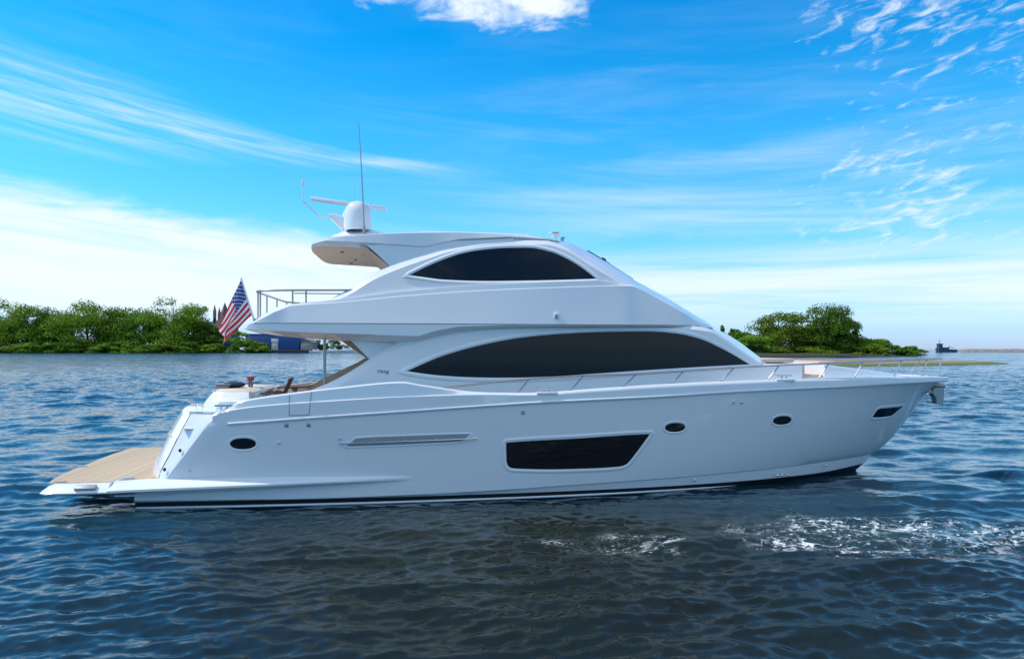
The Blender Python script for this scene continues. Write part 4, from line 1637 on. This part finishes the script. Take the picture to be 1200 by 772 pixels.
def trunk_mesh(seed, w, h):
    r_ = random.Random(seed)
    mb = MB()
    mb.tube([(0, 0, -.3), (.01 * w, 0, h * .2), (-.01 * w, .01 * w, h * .5), (0, 0, h * .85)], [h * .03, h * .022, h * .015, h * .004], 8)
    for k in range(7):
        a = k * 2.4 + r_.uniform(-.3, .3)
        z0 = h * r_.uniform(.18, .5)
        L = w * r_.uniform(.22, .36)
        mb.tube([(0, 0, z0), (math.cos(a) * L * .5, math.sin(a) * L * .5, z0 + h * .12), (math.cos(a) * L, math.sin(a) * L, z0 + h * r_.uniform(.18, .3))], [h * .012, h * .008, h * .003], 6)
    me_o = mb.build('trunk', 'bark', None)
    return me_o


def tree(name, label, cat, px, top_y, width, d, seed, mat, group, base_y=None, n=2600, conifer=False):
    x, y = at(px, d)
    h = EYE + (409 - top_y) / 800 * d - .3
    w = width / 800 * d * (1.0 if conifer else 1.16)
    t = thing(name, label, cat, (x, y, .3), seed * 1.7, group)
    me = crown_mesh(seed, w, h, n, (d / 800) * 1.15, base=-.03, blobs=22 if cat == 'shrub' else 46, conifer=conifer)
    me.materials.append(M[mat])
    o = bpy.data.objects.new('crown', me)
    COL.objects.link(o)
    o.parent = t
    tr = trunk_mesh(seed, w, h)
    tr.parent = t
    return t


# far left shore
D1 = 640
land('far_shore', [at(-420, 700), at(-100, 640), at(40, 628), at(150, 632), at(300, 640), at(470, 660), at(560, 760), at(500, 1300), at(-900, 1300), at(-700, 800)], 1.4, 'soil', 'low dark wooded shore beyond the stern', 2)
ORD = ['leftmost', 'second', 'third', 'fourth', 'fifth', 'sixth', 'seventh', 'eighth', 'ninth', 'tenth', 'eleventh', 'twelfth', 'thirteenth', 'fourteenth']
row = [(-42, 356, 70, 0), (-6, 352, 56, 10), (32, 355, 58, -4), (64, 359, 48, 12), (102, 350, 74, 0), (138, 360, 52, 14), (167, 361, 50, 4), (203, 349, 76, -2), (231, 356, 48, 12), (243, 380, 30, 0)]
for i, (px, ty, wd, dd) in enumerate(row):
    tone = ('tall', 'leafy', 'rounded', 'lower', 'broad', 'short', 'bushy', 'tallest', 'narrow', 'small')[i]
    where = 'leftmost in' if i == 0 else ('at the right end of' if i == 9 else ORD[i] + ' from the left in')
    tree('broadleaf_tree', f'{tone} green tree, {where} the row on the far shore', 'tree', px, ty, wd, D1 + dd + 15, 11 + i, 'leaf' if i % 3 else 'leafd', 'trees on the far shore', n=14000)
sh = [(-10, 399, 34), (16, 401, 30), (40, 398, 34), (66, 400, 30), (92, 397, 36), (120, 400, 32), (146, 399, 30), (172, 401, 30), (196, 398, 34), (222, 400, 32), (246, 402, 28), (277, 387, 34), (301, 398, 26)]
for i, (px, ty, wd) in enumerate(sh):
    if i == 11:
        lab = 'rounded light green shrub in front of the blue building behind the flag'
    elif i == 12:
        lab = 'low green shrub at the foot of the blue building'
    else:
        lab = f'low bright shrub at the water edge, {ORD[i]} from the left below the tree row'
    tree('shore_shrub', lab, 'shrub', px, ty, wd, D1 - 4, 51 + i, 'leafy' if i % 2 else 'leaf', 'shrubs along the far shore', n=3000)

# brick church
x, y = at(261, 800)
t = thing('brick_church', 'old red brick church with pointed towers behind the flag', 'church', (x, y, 1.2), 0)
pxm = 1.0                             # one metre per 1/800 at 800 m
mb = MB(); mb.box((0, 8, 18), (22, 22, 36), bev=.3); mb.box((-2, -5, 15), (12, 10, 30), bev=.3); mb.build('wall', 'brick', t)
mb = MB()
mb.lathe([(5.4, 43), (0, 57.5)], (2.5, 0, 0), 4, scale=(1, 1))
mb.build('spire', 'slate', t, smooth=False)
mb = MB(); mb.box((2.5, 0, 22), (8, 8, 44), bev=.2); mb.build('tower', 'brick', t)
mb = MB()
for dx in (-9, -3.5, 10.5):
    hh = {-9: 47, -3.5: 44, 10.5: 30}[dx]
    mb.box((dx, -1, hh / 2), (2.8, 2.8, hh), bev=.2)
    mb.lathe([(1.9, hh), (0, hh + 8)], (dx, -1, 0), 4)
mb.build('pinnacle', 'brick', t, smooth=False)
for dx in (-5, 2.5):
    for z in (18, 32):
        mb = MB()
        mb.prism([(dx - 1, z), (dx + 1, z), (dx + 1, z + 5), (dx, z + 7), (dx - 1, z + 5)], -10.2 if dx < 0 else -4.1, -9.9 if dx < 0 else -3.9)
        mb.build('window', 'glass', t, smooth=False)
x, y = at(246, 760)
t = thing('pale_chapel_house', 'pale gabled house peeking out between the tree row and the church', 'house', (x, y, 1.2), 0)
mb = MB(); mb.box((0, 0, 11), (13, 12, 22), bev=.2); mb.build('wall', 'stone', t)
mb = MB(); mb.prism([(-7.5, 22), (7.5, 22), (0, 33)], -6.5, 6.5); mb.build('roof', 'roofg', t, smooth=False)


def shed(name, label, px0, px1, ytop, ybot, d, mat, windows=0, door=False, gable=False):
    x0, x1 = at(px0, d)[0], at(px1, d)[0]
    zt, zb_ = EYE + (409 - ytop) / 800 * d, EYE + (409 - ybot) / 800 * d
    zb_ = max(.3, zb_)
    h, w = zt - zb_, x1 - x0
    t = thing(name, label, 'building', ((x0 + x1) / 2, d + 12, zb_))
    mb = MB(); mb.box((0, 0, h * .45), (w, 22, h * .9), bev=.1); mb.build('wall', mat, t)
    mb = MB()
    if gable:
        mb.prism([(-w / 2 - .6, h * .9), (w / 2 + .6, h * .9), (0, h * 1.25)], -11.5, 11.5)
    else:
        mb.box((0, 0, h * .95), (w + 1.2, 23, h * .1), bev=.1)
    mb.build('roof', 'roofg' if gable else 'blue', t, smooth=False)
    for k in range(windows):
        mb = MB(); mb.box(((k + .5) / windows * w - w / 2, -11.06, h * .62), (w / windows * .45, .2, h * .16), bev=.03); mb.build('window', 'bwhite', t)
    if door:
        mb = MB(); mb.box((w * .05, -11.08, h * .28), (w * .12, .2, h * .42), bev=.03); mb.build('door', 'wallw', t)
        mb = MB(); mb.box((w * .05, -11.3, h * .62), (w * .13, .3, h * .2), bev=.03); mb.build('sign_board', 'bwhite', t)
    return t


shed('blue_warehouse', 'bright blue building with a line of white windows left of the flag tip', 244, 270, 389, 412, 668, 'blue', windows=5)
shed('blue_warehouse', 'long blue warehouse with a white sign under the yacht overhang', 287, 350, 391, 412, 665, 'blue', windows=0, door=True)
shed('grey_shed', 'low grey gabled shed right of the long blue warehouse', 352, 366, 400, 412, 664, 'stone', door=False, gable=True)
shed('grey_shed', 'dark grey gabled shed furthest right on the far quay', 432, 452, 398, 412, 668, 'stone', windows=3, gable=True)
x0, x1 = at(295, 640)[0], at(470, 640)[0]
mb = MB()
mb.box(((x0 + x1) / 2, 641, 1.0), (x1 - x0, 4, 3.4), bev=.2)
for k in range(28):
    xx = lerp(x0, x1, (k + .5) / 28)
    mb.tube([(xx, 638.7, -1), (xx, 638.7, 3.1)], .35, 8)
tag(mb.build('quay_wall', 'quay'), 'dark timber quay wall below the blue warehouse and the moored boats', 'quay')


for i, (px, ty, wd) in enumerate([(358, 398, 20), (374, 396, 22), (396, 394, 30), (418, 395, 26), (438, 393, 30)]):
    lab = ('dark shrub behind the grey shed, leftmost of those under the overhang', 'dark shrub left of the steel post on the far quay', 'wide dark shrub behind the white cruiser on the far quay', 'dark shrub behind the rightmost moored boats', 'dark shrub at the right end of the far quay, mostly behind the yacht')[i]
    tree('quay_shrub', lab, 'shrub', px, ty, wd, 690, 171 + i, 'leafd', 'dark shrubs behind the far quay', n=1500)


def boat(label, px, d, L, cab):
    x, y = at(px, d)
    t = thing('moored_boat', label, 'boat', (x, y, 0), rnd.uniform(-.15, .15), 'white boats along the far quay')
    mb = MB()
    rows = []
    for i in range(13):
        u = i / 12
        b = .19 * L * (1 - u**3.5) * (.85 + .15 * min(1, u * 4))
        X = (u - .5) * L
        z = .13 * L + .05 * L * u**2
        rows.append([(X - .06 * L * u, 0, -.3), (X - .03 * L * u, -b * .7, .1), (X, -b, z), (X, -b * .9, z + .01 * L), (X, b * .9, z + .01 * L), (X, b, z), (X - .03 * L * u, b * .7, .1), (X - .06 * L * u, 0, -.3)])
    mb.grid(rows)
    mb.add(rows[0], [tuple(range(8))])
    mb.build('hull', 'bwhite', t)
    mb = MB()
    mb.prism([(-.25 * L, .13 * L), (.2 * L, .15 * L), (.05 * L, (.15 + cab) * L), (-.22 * L, (.15 + cab) * L)], -.12 * L, .12 * L)
    mb.build('cabin', 'bwhite', t, bevel=.05)
    mb = MB(); mb.box((-.04 * L, 0, (.17 + cab * .55) * L), (.22 * L, .246 * L, cab * .35 * L), bev=.02); mb.build('window', 'glass', t)


boat('small white cabin boat, left of the steel post under the overhang', 371, 630, 13, .13)
boat('white cruiser moored just right of the steel post under the overhang', 391, 628, 17, .16)
boat('longer white motor boat, middle of those seen under the overhang', 408, 629, 20, .15)
boat('white boat at the right end of the far quay', 424, 632, 15, .20)

# right hand island
land('island', [at(700, 325), at(960, 348), at(1040, 356), at(1080, 364), at(1090, 400), at(1050, 520), at(800, 560), at(650, 420)], 1.6, 'soil', 'low wooded island beyond the bow', 4)
land('sand_spit', [at(880, 150), at(960, 137), at(1050, 140), at(1130, 150), at(1188, 162), at(1150, 176), at(1090, 190), at(1010, 222), at(960, 240), at(860, 240)], .6, 'sand', 'sandy spit with marsh grass reaching out past the bow', 6)
D2 = 372
isl = [('evergreen_tree', 'slim dark evergreen rising behind the yacht windscreen, furthest left on the island', 846, 381, 30, 20, 'leafd', True),
       ('evergreen_tree', 'second slim dark evergreen just right of the furthest left one', 858, 385, 28, 25, 'leafd', True),
       ('broadleaf_tree', 'dark bushy tree between the evergreens and the tall island trees', 868, 386, 34, 25, 'leafd', False),
       ('broadleaf_tree', 'yellow green tree low at the front left of the island grove', 884, 392, 38, -8, 'leafy', False),
       ('broadleaf_tree', 'big wide tree forming the left dome of the island grove', 912, 361, 64, 6, 'leaf', False),
       ('broadleaf_tree', 'shorter dark tree filling the gap between the two island domes', 940, 379, 44, 16, 'leafd', False),
       ('broadleaf_tree', 'tallest island tree with the highest crown, right of the wide dome', 966, 355, 62, 0, 'leafd', False),
       ('broadleaf_tree', 'sloping tree on the right shoulder of the tallest island tree', 986, 370, 44, 8, 'leafd', False),
       ('evergreen_tree', 'pointed evergreen at the right edge of the island grove', 1003, 383, 30, 4, 'leafd', True),
       ('broadleaf_tree', 'small tree at the right foot of the pointed evergreen', 1018, 396, 40, 0, 'leaf', False)]
for i, (nm, lab, px, ty, wd, dd, mt, con) in enumerate(isl):
    tree(nm, lab, 'tree', px, ty, wd, D2 + dd, 90 + i, mt, 'trees on the island', n=14000, conifer=con)
for i, (lab, px, ty, wd, mt) in enumerate([
        ('low yellow green shrub under the wide island dome', 905, 404, 40, 'leafy'),
        ('low shrub under the tallest island tree', 955, 405, 44, 'leaf'),
        ('low shrub below the pointed evergreen', 1000, 404, 36, 'leaf'),
        ('round shrub left of the pale island house', 1024, 405, 26, 'leaf'),
        ('dark rounded shrub right of the pale island house', 1046, 404, 20, 'leafd'),
        ('flat topped dark shrub at the right tip of the island', 1066, 404, 30, 'leafd')]):
    tree('island_shrub', lab, 'shrub', px, ty, wd, D2 - 8, 130 + i, mt, 'shrubs on the island', n=3000)
x, y = at(1037, D2 + 12)
t = thing('island_house', 'little pale roofed house among the shrubs on the island', 'house', (x, y, 1.2), .3)
mb = MB(); mb.box((0, 0, 1.6), (6.5, 5, 3.2), bev=.05); mb.build('wall', 'wallw', t)
mb = MB(); mb.prism([(-3.8, 3.2), (3.8, 3.2), (0, 5.4)], -3, 3); mb.build('roof', 'bwhite', t, smooth=False)
mb = MB(); mb.box((-1.4, -2.52, 1.8), (1.2, .1, 1.2), bev=.02); mb.build('window', 'glass', t)

# breakwater and work ship near the horizon
x0, x1 = at(1118, 760)[0], at(1420, 760)[0]
mb = MB()
rows = []
rr = random.Random(9)
for i in range(90):
    xx = lerp(x0, x1, i / 89)
    h = (3.7 + rr.uniform(-.5, .5)) * min(1, .3 + i / 6)
    rows.append([(xx, 752, -1), (xx, 756, h * .8 + rr.uniform(-.3, .3)), (xx, 759, h), (xx, 764, h), (xx, 772, -1)])
mb.grid(rows)
tag(mb.build('stone_breakwater', 'rock', None, smooth=False), 'long low stone breakwater on the horizon right of the work ship', 'breakwater')
x, y = at(1109, 740)
t = thing('work_ship', 'dark grey work ship with a tall wheelhouse on the horizon', 'ship', (x, y, 0), 0)
mb = MB(); mb.prism([(-9.5, -.5), (9.5, -.5), (10.5, 3.0), (4, 3.4), (-4, 3.4), (-10.3, 4.6)], -3, 3); mb.build('hull', 'shiphull', t, bevel=.1)
mb = MB(); mb.prism([(-9.5, 4.2), (-5.2, 3.6), (-5.4, 9.0), (-9.0, 9.0)], -2.2, 2.2); mb.box((-7.2, 0, 9.3), (5, 5, .5), bev=.1); mb.build('wheelhouse', 'shiphull', t)
mb = MB(); mb.tube([(-7.5, 0, 9), (-7.5, 0, 14.5)], [.25, .12], 8); mb.tube([(-9, 0, 12), (-6, 0, 12)], .12, 6); mb.build('mast', 'shiphull', t)
mb = MB(); mb.box((-.5, 0, 4.4), (5.5, 3.6, 2.2), bev=.2); mb.tube([(2.8, 0, 3.4), (2.8, 0, 6.6)], .4, 8); mb.tube([(2.8, 0, 6.4), (8, 0, 4.6)], .25, 6); mb.build('deck_gear', 'shiphull', t)
